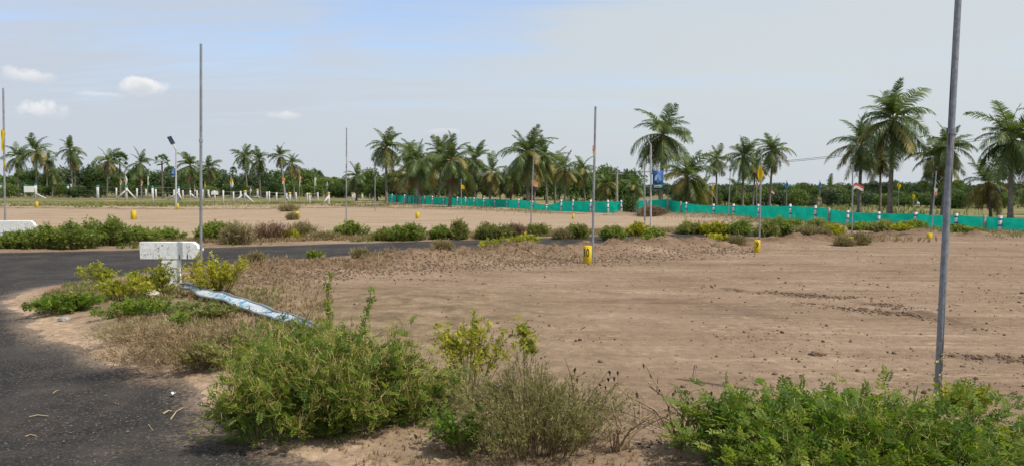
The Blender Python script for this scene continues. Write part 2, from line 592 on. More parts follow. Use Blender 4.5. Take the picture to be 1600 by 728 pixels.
def terrain(x, y, full=False):
    x, y = np.asarray(x, float), np.asarray(y, float)
    r = np.sqrt(x * x + y * y)
    fine = 1.0 / (1.0 + (r / 30.0) ** 2)
    sd = poly_sd(x, y, ROAD)
    wob = 0.18 * fbm(x * 1.7, y * 1.7, 3, 4) + 0.11 * fbm(x * 7, y * 7, 9, 3)
    s = sd + wob
    # graded field: shallow streaks left by the blade, small clods
    ca, sa = math.cos(R(-17)), math.sin(R(-17))
    u, v = x * ca + y * sa, -x * sa + y * ca
    streak = fbm(u * .16 + .4 * fbm(x * .3, y * .3, 5, 2), v * 1.5, 21, 4)
    h = 0.012 * streak + .008 * fbm(u * .5, v * 5.5, 27, 3) * fine + 0.03 * fbm(x * .22, y * .22, 31, 3)
    tracks = np.zeros_like(x)
    for k, line in enumerate(([(1110, 452), (1215, 462), (1310, 468), (1420, 486), (1535, 519)], [(1255, 478), (1370, 490), (1450, 496)],
                              [(1495, 561), (1620, 569)], [(980, 470), (1120, 480), (1240, 505)], [(760, 452), (860, 447), (960, 462)])):
        d, _ = line_d(x, y, gl(line))
        tracks = np.maximum(tracks, np.exp(-(d / .16) ** 2) * (1.0 if k < 3 else .45) * sstep(vnoise(x * 3.0, y * 3.0, 50 + k), .3, .75))
    h = h + tracks * (0.035 * (vnoise(x * 9, y * 9, 61) - .35))
    bank = np.zeros_like(x)
    for k, (line, hh, wd) in enumerate(BANKS):
        d, pos = line_d(x, y, line)
        env = np.exp(-(d / wd) ** 2 * 1.4)
        lump = (.62 + .55 * fbm(x * .9, y * .9, 71 + k, 3)) * sstep(pos, -.02, .12) * sstep(-pos, -1.02, -.88) * (1 if k else .55 + .45 * sstep(pos, .25, .6))
        h = h + hh * env * lump
        bank = np.maximum(bank, env)
    rough = bank * sstep(r, 0, 5)
    h = h + rough * (.10 * fbm(x * 2.6, y * 2.6, 81, 4) + .08 * np.abs(fbm(x * 6.5, y * 6.5, 91, 2)) * fine ** .3)
    # verge between the two arms of the road: hummocky
    verge = sstep(-x, -1.5, 1.0) * sstep(y, 2, 4) * sstep(-y, -14, -12)
    h = h + verge * (.05 * fbm(x * 1.3, y * 1.3, 101, 4) + .03)
    w = sstep(s, -.05, .75)
    hh = -0.05 * (1 - sstep(s, -.28, .06)) + sstep(s, -.28, .06) * (.012 + w * (h + .03))
    if not full:
        return hh
    return hh, s, bank, verge, streak, tracks, r


def H(x, y):
    return float(terrain(np.array([x]), np.array([y]))[0])


def ON(px, py, dz=0.0):
    """ground point seen at a spot of the photograph, put on the real ground surface"""
    p = G(px, py)
    p.z = H(p.x, p.y) + dz
    return p


def polar_grid():
    th = np.concatenate([np.linspace(-180, -44, 60)[:-1], np.linspace(-44, -38, 30)[:-1], np.linspace(-38, 38, 760), np.linspace(38, 44, 30)[1:], np.linspace(44, 180, 60)[1:-1]])
    rr = [0.4, 1.0, 1.6]
    r = 2.1
    while r < 3500:
        rr.append(r)
        if r < 7:
            r += .028 + .004 * (r - 2)
        elif r < 34:
            r += .068 + .0012 * (r - 7)
        elif r < 130:
            r *= 1.012
        else:
            r *= 1.09
    return np.radians(th), np.array(rr)


def build_ground():
    th, rr = polar_grid()
    T, RR = np.meshgrid(th, rr)
    x, y = (RR * np.sin(T)).ravel(), (RR * np.cos(T)).ravel()
    nt, nr = len(th), len(rr)
    h, s, bank, verge, streak, tracks, r = terrain(x, y, True)
    i = np.arange(nr - 1)[:, None] * nt
    k = np.arange(nt)[None, :]
    k2 = (k + 1) % nt
    Q = np.stack([i + k, i + k2, i + nt + k2, i + nt + k], -1).reshape(-1, 4)
    # what the soil is like
    sand = (1 - sstep(s, .1, .75 + .4 * fbm(x * .8, y * .8, 7, 3))) * sstep(y, 2, 3) * sstep(-y, -15.5, -12.5)
    sand = sand * (.55 + .6 * vnoise(x * 1.9, y * 1.9, 15)) * (1 - bank) * (.35 + .65 * verge)
    fy = np.interp(x, FX, FY)
    beyond = sstep(y - fy, -.6, .8) * (x > FX[0])
    left_green = sstep(y, 78, 92) * (x <= FX[0] + 1.0)
    green = np.maximum(beyond, left_green)
    side_d = np.abs(poly_sd(x, y, [tuple(p + Vector((-.2, 1.2))) for p in far] + [tuple(p + Vector((-.6, 3.0))) for p in reversed(far)]))
    side = np.exp(-(np.maximum(side_d, 0) / 1.1) ** 2)
    pale = sstep(y + .45 * np.minimum(x, 0) * -0.0 - np.interp(x, [p.x for p in far], [p.y for p in far]), -.5, 4) * (1 - beyond) * sstep(-x, -16, -9)
    V = np.stack([x, y, h], -1)
    me = new_mesh('ground', V, Q, {'sand': np.clip(sand, 0, 1), 'bank': bank, 'green': green, 'verge': np.maximum(verge, .6 * side),
                                   'streak': streak * .5 + .5, 'tracks': tracks, 'pale': pale}, [soil_material()], True)
    g = link('ground', me)
    g['kind'] = 'structure'
    # the tarmac: a sheet of its own over the sunk bed
    d0 = poly_sd(x, y, ROAD)
    use = (d0 < .5) & (r < 80)
    fq = Q[use[Q].all(1)]
    ids, inv = np.unique(fq, return_inverse=True)
    hz = .004 * fbm(x[ids] * .7, y[ids] * .7, 44, 3) + .0025 * fbm(x[ids] * 9, y[ids] * 9, 45, 2)
    me = new_mesh('road', np.stack([x[ids], y[ids], hz], -1), inv.reshape(-1, 4), {'edge': s[ids]}, [tarmac_material()], True)
    o = link('road', me)
    o['kind'] = 'structure'


def soil_material():
    m, t, b, _ = mat('soil')
    tc = t.node('ShaderNodeTexCoord').outputs['Object']
    st = t.mapping(tc, rot=(0, 0, R(17)), scale=(.22, 2.0, 1))
    n1 = t.noise(st, 1.1, 7, .6, .6)
    n2 = t.noise(tc, .55, 5, .6, .4)
    n3 = t.noise(tc, 9, 6, .65)
    n4 = t.noise(tc, 60, 4, .7)
    f = t.math('ADD', t.math('MULTIPLY', n1, .55), t.math('MULTIPLY', n2, .45))
    f = t.math('ADD', f, t.math('MULTIPLY', t.math('SUBTRACT', t.attr('streak'), .5), .18))
    col = t.ramp(f, [(.30, (.138, .092, .060)), (.44, (.208, .145, .098)), (.58, (.255, .182, .126)), (.70, (.37, .28, .20))])
    n5 = t.noise(t.mapping(tc, rot=(0, 0, R(15)), scale=(.10, 5.0, 1)), 1.3, 6, .7, .35)
    n6 = t.noise(t.mapping(tc, rot=(0, 0, R(-34)), scale=(.14, 6.5, 1)), 1.0, 5, .65, .2)
    fine = t.math('MULTIPLY', t.math('ADD', t.math('MULTIPLY', t.smooth(n5, .50, .66), .42), t.math('MULTIPLY', t.smooth(n6, .56, .68), .34), clamp=True), t.smooth(n3, .36, .60))
    col = t.mix(t.math('MULTIPLY', fine, t.smooth(t.noise(tc, .35, 4, .6), .38, .62)), col, t.mix(n3, (.33, .245, .165), (.44, .335, .235)))
    # straw-coloured bits lying in patches
    chaff = t.math('MULTIPLY', t.smooth(n3, .55, .7), t.smooth(t.noise(tc, .9, 4, .6), .45, .65))
    col = t.mix(t.math('MULTIPLY', chaff, .55), col, (.42, .33, .21))
    col = t.mix(t.math('MULTIPLY', t.smooth(t.noise(tc, 24, 6, .75), .59, .66), .6), col, (.12, .078, .05))
    col = t.mix(t.math('MULTIPLY', t.attr('pale'), .55), col, t.mix(t.smooth(n1, .35, .65), (.31, .235, .155), (.43, .335, .235)))
    bankc = t.ramp(t.noise(tc, 3.2, 7, .7), [(.3, (.07, .044, .028)), (.5, (.135, .088, .056)), (.72, (.25, .17, .108))])
    col = t.mix(t.math('MULTIPLY', t.attr('bank'), .85), col, bankc)
    verc = t.ramp(t.noise(tc, 2.4, 7, .7), [(.32, (.10, .075, .045)), (.5, (.20, .145, .088)), (.68, (.33, .245, .165))])
    col = t.mix(t.math('MULTIPLY', t.attr('verge'), .8), col, verc)
    col = t.mix(t.attr('tracks'), col, t.mix(n3, (.07, .047, .032), (.17, .12, .083)))
    sandc = t.ramp(n3, [(.3, (.28, .195, .13)), (.7, (.45, .33, .23))])
    col = t.mix(t.attr('sand'), col, sandc)
    gcol = t.ramp(t.noise(tc, .16, 6, .65), [(.32, (.075, .10, .03)), (.5, (.16, .155, .065)), (.66, (.31, .235, .14))])
    col = t.mix(t.attr('green'), col, gcol)
    col = t.mix(.4, col, t.mix(t.smooth(n3, .3, .7), (.34, .34, .34), (.64, .64, .64)), 'OVERLAY')
    col = t.mix(.35, col, t.mix(n4, (.22, .22, .22), (.78, .78, .78)), 'OVERLAY')
    t.link(col, b.inputs['Base Color'])
    b.inputs['Roughness'].default_value = 1.0
    b.inputs['Specular IOR Level'].default_value = 0.08
    hh = t.math('ADD', t.math('MULTIPLY', n3, .6), t.math('MULTIPLY', n4, .25))
    bump(t, b, t.math('ADD', hh, t.math('MULTIPLY', n5, .5)), .9, .035)
    return m


def tarmac_material():
    m, t, b, _ = mat('tarmac')
    tc = t.node('ShaderNodeTexCoord').outputs['Object']
    vo = t.node('ShaderNodeTexVoronoi')
    vo.inputs['Scale'].default_value = 75
    t.link(tc, vo.inputs['Vector'])
    n1 = t.noise(tc, .8, 5, .6, .3)
    n2 = t.noise(tc, 26, 6, .7)
    sepc = t.node('ShaderNodeSeparateColor')
    t.link(vo.outputs['Color'], sepc.inputs[0])
    col = t.ramp(sepc.outputs[0], [(0, (.011, .0098, .009)), (.6, (.024, .0215, .0195)), (.94, (.052, .047, .042)), (1, (.15, .135, .12))])
    col = t.mix(t.smooth(n1, .38, .66), col, t.mix(.62, col, (.06, .053, .046)))
    # blown dust: thick beside the soil, thin film elsewhere
    e = t.math('ADD', t.attr('edge'), t.math('MULTIPLY', t.math('SUBTRACT', n2, .5), 1.1))
    dust = t.math('MULTIPLY', t.smooth(e, -.42, .14), .8)
    film = t.math('MULTIPLY', t.smooth(t.noise(tc, 1.7, 7, .7, .5), .48, .78), .17)
    col = t.mix(t.math('MAXIMUM', dust, film), col, (.30, .22, .155))
    t.link(col, b.inputs['Base Color'])
    b.inputs['Roughness'].default_value = .88
    b.inputs['Specular IOR Level'].default_value = .22
    bump(t, b, t.math('ADD', vo.outputs['Distance'], t.math('MULTIPLY', n2, .5)), .7, .012)
    return m


build_ground()

# ------------------------------------------------------------------ leaf-by-leaf vegetation
def unit(v):
    return v / np.maximum(np.linalg.norm(v, axis=-1, keepdims=True), 1e-9)


def frames(d, rg):
    """axes with x along d and a random roll that keeps the leaf faces mostly up"""
    d = unit(d)
    up = np.tile([0, 0, 1.0], (len(d), 1)) + rg.normal(0, .45, (len(d), 3))
    y = unit(np.cross(up, d))
    z = np.cross(d, y)
    return d, y, z


def scatter(tv, tf, pos, fr, scale, tint, rg, jitter=0.12):
    """copies of a small leaf pattern merged into arrays"""
    n, k = len(pos), len(tv)
    X, Y, Z = fr
    sc = np.broadcast_to(scale, (n,))[:, None, None]
    V = pos[:, None] + sc * (tv[None, :, 0:1] * X[:, None] + tv[None, :, 1:2] * Y[:, None] + tv[None, :, 2:3] * Z[:, None])
    Fc = (tf[None] + (np.arange(n) * k)[:, None, None]).reshape(-1, tf.shape[1])
    tt = np.repeat(np.clip(tint + rg.normal(0, jitter, n), 0, 1), k)
    return V.reshape(-1, 3), Fc, tt


def join(parts):
    V, F, T, n = [], [], [], 0
    for v, f, t in parts:
        V.append(v)
        F.append(f + n)
        T.append(t)
        n += len(v)
    return np.concatenate(V), np.concatenate(F), np.concatenate(T)


def leaf_quad(o, d, ln, wd, fold=.12):
    """one leaf: four corner points (base, two sides, tip) as two triangles"""
    o, d = np.array(o, float), np.array(d, float) / np.linalg.norm(d)
    s = np.cross(d, [0, 0, 1.0])
    s = s / (np.linalg.norm(s) + 1e-9)
    mid = o + d * ln * .5
    return [o, mid + s * wd / 2 + np.array([0, 0, fold * wd]), o + d * ln, mid - s * wd / 2 + np.array([0, 0, fold * wd])]


def pattern(leaves):
    V, F = [], []
    for lf in leaves:
        n = len(V)
        V += lf
        F += [(n, n + 1, n + 2), (n, n + 2, n + 3)]
    return np.array(V), np.array(F)


def pat_pinnate(pairs=5, seed=1):
    rg = random.Random(seed)
    L = []
    for i in range(pairs):
        t = .22 + .72 * i / (pairs - 1)
        for s in (-1, 1):
            L.append(leaf_quad((t, 0, -.25 * t * t), (.45 + rg.uniform(-.1, .1), s, rg.uniform(-.35, .1)), .34 * (1.05 - .3 * abs(t - .55)), .17))
    L.append(leaf_quad((1, 0, -.25), (1, 0, -.3), .32, .16))
    V, F = pattern(L)
    n = len(V)
    V = np.concatenate([V, [[0, .012, 0], [0, -.012, 0], [1, 0, -.25]]])
    F = np.concatenate([F, [[n, n + 1, n + 2]]])
    return V, F


def pat_cluster(n=5, width=.5, seed=2, lift=.3):
    rg = random.Random(seed)
    L = []
    for i in range(n):
        a = 2 * math.pi * i / n + rg.uniform(-.4, .4)
        o = (rg.uniform(0, .4), 0, 0)
        L.append(leaf_quad(o, (math.cos(a) * .8 + .5, math.sin(a), rg.uniform(-.3, .5) + lift * .3), rg.uniform(.6, 1), rg.uniform(.8, 1.1) * width))
    return pattern(L)


def pat_needles(n=6, seed=3):
    rg = random.Random(seed)
    return pattern([leaf_quad((i / n, 0, 0), (.9, rg.uniform(-.8, .8), rg.uniform(-.6, .8)), rg.uniform(.45, .8), .12) for i in range(n)])


def pat_blades(n=7, seed=4):
    """grass tuft rising along z; uses the x axis as up"""
    rg = random.Random(seed)
    V, F = [], []
    for i in range(n):
        a = rg.uniform(0, 6.28)
        ln, sp = rg.uniform(.5, 1), rg.uniform(.15, .65)
        c, s = math.cos(a), math.sin(a)
        w = .035
        b = len(V)
        V += [(0, -s * w, c * w), (0, s * w, -c * w), (ln * .6, c * sp * .35 + s * w * .6, s * sp * .35 - c * w * .6), (ln * .6, c * sp * .35 - s * w * .6, s * sp * .35 + c * w * .6),
              (ln, c * sp, s * sp)]
        F += [(b, b + 1, b + 2), (b, b + 2, b + 3), (b + 3, b + 2, b + 4)]
    return np.array(V, float), np.array(F)


def pat_pod(seed=5):
    rg = random.Random(seed)
    V, F = [], []
    for i in range(5):
        s = i / 4
        V += [(s, -.024, .45 * s * s), (s * .96, .024, .42 * s * s)]
    for i in range(4):
        a = 2 * i
        F += [(a, a + 1, a + 3), (a, a + 3, a + 2)]
    return np.array(V, float), np.array(F)


PIN = [pat_pinnate(5, 1), pat_pinnate(4, 2), pat_pinnate(6, 3)]
CLU = [pat_cluster(5, .5, 4), pat_cluster(6, .42, 5), pat_cluster(4, .6, 6)]
NEE = [pat_needles(6, 7), pat_needles(7, 8)]
BLA = [pat_blades(7, 9), pat_blades(6, 10), pat_blades(8, 11)]
POD = [pat_pod()]


def stems(rg, n, rx, ry, h, base=.22, lump=.35, lean=(0, 0), flat=.75):
    """curved stems from a crowded foot out to an uneven dome"""
    a = rg.uniform(0, 2 * np.pi, n)
    rr = rg.uniform(0, 1, n) ** .42
    edge = 1 + .22 * np.sin(a * 3 + 1.3) + .14 * np.sin(a * 5 + .4) + rg.normal(0, .07, n)
    tx, ty = np.cos(a) * rr * rx * edge, np.sin(a) * rr * ry * edge
    hl = 1 + lump * fbm(tx / rx * 1.6 + 9.1, ty / ry * 1.6 + 3.3, int(rg.integers(1000)), 3) + rg.normal(0, .10, n)
    tz = h * np.sqrt(np.maximum(.06, 1 - flat * rr ** 2)) * hl
    P2 = np.stack([tx + lean[0], ty + lean[1], tz], -1)
    P0 = np.stack([tx * base + rg.normal(0, .04 * rx, n), ty * base + rg.normal(0, .04 * ry, n), np.full(n, -.03)], -1)
    P1 = P0 * .35 + P2 * np.array([.55, .55, .0]) + np.array([0, 0, 1]) * (tz * .72)[:, None]
    return P0, P1, P2


def bez(P, t):
    P0, P1, P2 = P
    t = t[..., None]
    p = (1 - t) ** 2 * P0 + 2 * t * (1 - t) * P1 + t * t * P2
    d = 2 * (1 - t) * (P1 - P0) + 2 * t * (P2 - P1)
    return p, d


def stem_mesh(P, rad, seg=4):
    """three-sided tubes for all stems at once"""
    n = len(P[0])
    ts = np.linspace(0, 1, seg + 1)
    pts, dirs = [], []
    for t in ts:
        p, d = bez(P, np.full(n, t))
        pts.append(p)
        dirs.append(unit(d))
    V = []
    for j, t in enumerate(ts):
        d = dirs[j]
        a = unit(np.cross(d, np.tile([.3, .9, .2], (n, 1))))
        b = np.cross(d, a)
        r = (rad * (1 - .7 * t))
        for k in range(3):
            th = 2 * np.pi * k / 3
            V.append(pts[j] + (a * np.cos(th) + b * np.sin(th)) * r)
    V = np.stack(V, 1)                       # n, (seg+1)*3, 3
    m = (seg + 1) * 3
    F = []
    for j in range(seg):
        for k in range(3):
            k2 = (k + 1) % 3
            F.append((j * 3 + k, j * 3 + k2, j * 3 + 3 + k2, j * 3 + 3 + k))
    F = (np.array(F)[None] + (np.arange(n) * m)[:, None, None]).reshape(-1, 4)
    return V.reshape(-1, 3), F


def bush_meshes(seed, rx, ry, h, n_stems, per, pats, size, t0=.3, tint=.45, base=.22, lump=.35, rad=.006, up=.35, wild=.8, flat=.75, pods=0, pod_size=.08,
                shoots=0, shoot_h=.3, top_tint=.2, bias=.75):
    rg = np.random.default_rng(seed)
    P = stems(rg, n_stems, rx, ry, h, base, lump, flat=flat)
    if shoots:                                # a few long shoots standing out of the dome
        ix = rg.choice(n_stems, shoots, False)
        P[2][ix, 2] += shoot_h * rg.uniform(.5, 1.1, shoots)
        P[1][ix] = P[0][ix] * .5 + P[2][ix] * .5
    parts = []
    N = n_stems * per
    si = np.repeat(np.arange(n_stems), per)
    for q, (tv, tf) in enumerate(pats):
        sel = si[q::len(pats)]
        t = t0 + (1 - t0) * rg.uniform(0, 1, len(sel)) ** bias
        PP = tuple(p[sel] for p in P)
        p, d = bez(PP, t)
        out = p * np.array([1, 1, 0])
        dd = unit(d) * .5 + unit(out) * .45 + rg.normal(0, wild, (len(sel), 3)) + np.array([0, 0, up])
        p = p + rg.normal(0, size * .5, p.shape)
        p[:, 2] = np.maximum(p[:, 2], .01)
        sc = size * rg.uniform(.65, 1.25, len(sel))
        ti = tint + top_tint * (rg.uniform(0, 1, len(sel)) - .5) + .10 * fbm(p[:, 0] / rx * 2.5, p[:, 1] / ry * 2.5, seed + 3, 2)
        parts.append(scatter(tv, tf, p, frames(dd, rg), sc, ti, rg))
    fol = join(parts)
    pod = None
    if pods:
        sel = rg.integers(0, n_stems, pods)
        p, d = bez(tuple(q[sel] for q in P), .45 + .55 * rg.uniform(0, 1, pods) ** .6)
        p = p + rg.normal(0, size * .6, p.shape)
        p[:, 2] = np.maximum(p[:, 2], .02)
        dd = unit(d) * .3 + rg.normal(0, .8, (pods, 3)) + np.array([0, 0, .1])
        pod = scatter(*POD[0], p, frames(dd, rg), pod_size * rg.uniform(.6, 1.2, pods), .5, rg)
    stv, stf = stem_mesh(P, rad)
    return fol, pod, (stv, stf)


def shrub(name, label, cat, loc, leafmat, stemmat, group=None, podmat=None, rotz=0.0, **kw):
    fol, pod, st = bush_meshes(**kw)
    t = thing(name, label, cat, loc, rotz, group)
    link('foliage', new_mesh('foliage', fol[0], fol[1], {'tint': fol[2]}, [leafmat]), t)
    if pod is not None:
        link('seed_pods', new_mesh('seed_pods', pod[0], pod[1], {'tint': pod[2]}, [podmat]), t)
    link('stems', new_mesh('stems', st[0], st[1], {}, [stemmat]), t)
    return t

# ------------------------------------------------------------------ coconut palms
def frond_mesh(name, e0, bend, seed, m, n_leaf=24, hang=.35, sparse=0.0):
    """unit-long pinnate frond in the xz plane starting at the origin"""
    rg = random.Random(seed)
    seg = 10
    pts, ang = [Vector((0, 0, 0))], []
    for i in range(seg):
        s = (i + .5) / seg
        a = R(e0 - bend * s ** 1.25)
        ang.append(a)
        pts.append(pts[-1] + Vector((math.cos(a), 0, math.sin(a))) / seg)

    def at(s):
        f = min(seg - 1e-6, max(0, s * seg))
        i = int(f)
        return pts[i].lerp(pts[i + 1], f - i), Vector((math.cos(ang[i]), 0, math.sin(ang[i])))
    V, F4, T = [], [], []
    F3 = []
    sides = 3
    for i, p in enumerate(pts):
        r = .016 * (1 - .85 * i / seg)
        a = ang[min(i, seg - 1)]
        nrm = Vector((-math.sin(a), 0, math.cos(a)))
        for k in range(sides):
            th = 2 * math.pi * k / sides
            V.append(p + Vector((0, 1, 0)) * math.cos(th) * r + nrm * math.sin(th) * r)
            T.append(.95)
    for i in range(seg):
        for k in range(sides):
            k2 = (k + 1) % sides
            F4.append((i * sides + k, i * sides + k2, (i + 1) * sides + k2, (i + 1) * sides + k))
    for i in range(n_leaf):
        s = .13 + .87 * (i + rg.random() * .5) / n_leaf
        p, tg = at(s)
        nrm = Vector((-tg.z, 0, tg.x))
        for sd in (-1, 1):
            if rg.random() < sparse:
                continue
            L = (.27 * math.sin(math.pi * (.16 + .78 * s)) ** .8 + .02) * rg.uniform(.8, 1.12)
            fw = .45 + .35 * s
            d = (Vector((0, sd, 0)) + tg * fw + nrm * rg.uniform(-.05, .25)).normalized()
            dn = Vector((0, 0, -1))
            w = .019
            m1 = p + d * L * .55 + dn * L * hang * .25 + tg * rg.uniform(-.01, .01)
            m2 = p + d * L * (1 - .22 * hang) + dn * L * hang * .85
            n = len(V)
            V += [p - tg * w * .6, p + tg * w * .6, m1 + tg * w * .55, m1 - tg * w * .55, m2]
            tv = rg.uniform(.2, .75)
            T += [tv] * 5
            F4.append((n, n + 1, n + 2, n + 3))
            F3.append((n + 3, n + 2, n + 4))
    return new_mesh(name, np.array(V), [np.array(F4), np.array(F3)], {'tint': T}, [m])


FR = {}
for key, e0, bd, hg in (('spear', 82, 38, .2), ('high', 68, 72, .35), ('rise', 46, 96, .5), ('mid', 22, 96, .65), ('low', -8, 76, .85), ('drop', -36, 48, .9), ('hang', -66, 20, .7)):
    FR[key] = [frond_mesh('frond', e0, bd, 40 + j, M['frond'], 38, hg, .10) for j in range(3)]
for key, e0, bd in (('dead_low', -52, 30), ('dead_hang', -74, 10)):
    FR[key] = [frond_mesh('dead_frond', e0, bd, 60 + j, M['frond_dead'], 20, .9, .25) for j in range(3)]
LEVELS = ['spear', 'spear', 'high', 'high', 'rise', 'rise', 'rise', 'mid', 'mid', 'low', 'low', 'drop', 'drop', 'drop', 'hang', 'hang']


def trunk_mesh(height, r0, r1, bend_x, bend_y, seed, m, sides=8):
    rg = random.Random(seed)
    n = max(8, int(height / .35))
    pts, rad = [], []
    for i in range(n + 1):
        s = i / n
        k = s * s * (3 - 2 * s)
        pts.append((bend_x * k, bend_y * k, -.15 + (height + .15) * s))
        flare = 1 + .55 * math.exp(-s * 9)
        rad.append((r0 + (r1 - r0) * s) * flare * (1 + .05 * (i % 2)) * rg.uniform(.97, 1.03))
    mb = MB().tube(pts, rad, sides)
    return mb.mesh('trunk', [m], True), Vector(pts[-1])


def palm(label, px, py_crown, r_px, D, base_px=None, dense=1.0, lowbias=0.0, yellow=0.15, dead=0.3, group=None, seed=0, trunk_r=None):
    """coconut palm: crown heart seen at (px, py_crown), fronds reaching r_px, D metres away"""
    rg = random.Random(1000 + seed)
    top = AT(px, py_crown, D)
    bp = base_px if base_px is not None else px + rg.uniform(-4, 4)
    bx = (bp - CX) / F_PX * D
    bz = H(bx, D)
    t = thing('coconut_palm', label, 'palm tree', (bx, D, bz), 0, group)
    L = r_px * D / F_PX * (1.28 if 60 < D < 100 else 1.18)
    tr = trunk_r or max(.07, min(.14, L * .045))
    me, tip = trunk_mesh(top.z - bz, tr * 1.15, tr * .8, top.x - bx, 0, seed, M['palm_bark'])
    link('trunk', me, t)
    n = int((33 if r_px > 26 else 27) * dense)
    ph = rg.uniform(0, 6.28)
    for i in range(n):
        ph += 2.39996 + rg.uniform(-.25, .25)
        q = min(.999, max(0, (i + .5) / n + rg.uniform(-.05, .05)))
        q = q ** (1 - lowbias)
        key = LEVELS[int(q * len(LEVELS))]
        o = link('frond', rg.choice(FR[key]), t, (tip.x, tip.y, tip.z + .02 * L * (1 - q)), (rg.uniform(-.45, .45), rg.uniform(-.28, .28), ph), L * rg.uniform(.7, 1.15) * (.92 if key == 'spear' else 1))
        if q > .45 and rg.random() < yellow:
            o.material_slots[0].link = 'OBJECT'
            o.material_slots[0].material = M['frond_yellow']
    for i in range(int(n * dead)):
        ph += 2.1 + rg.uniform(-.5, .5)
        link('dead_frond', rg.choice(FR[rg.choice(['dead_low', 'dead_hang', 'dead_hang'])]), t, (tip.x, tip.y, tip.z - .04 * L), (rg.uniform(-.2, .2), 0, ph), L * rg.uniform(.7, .95))
    return t


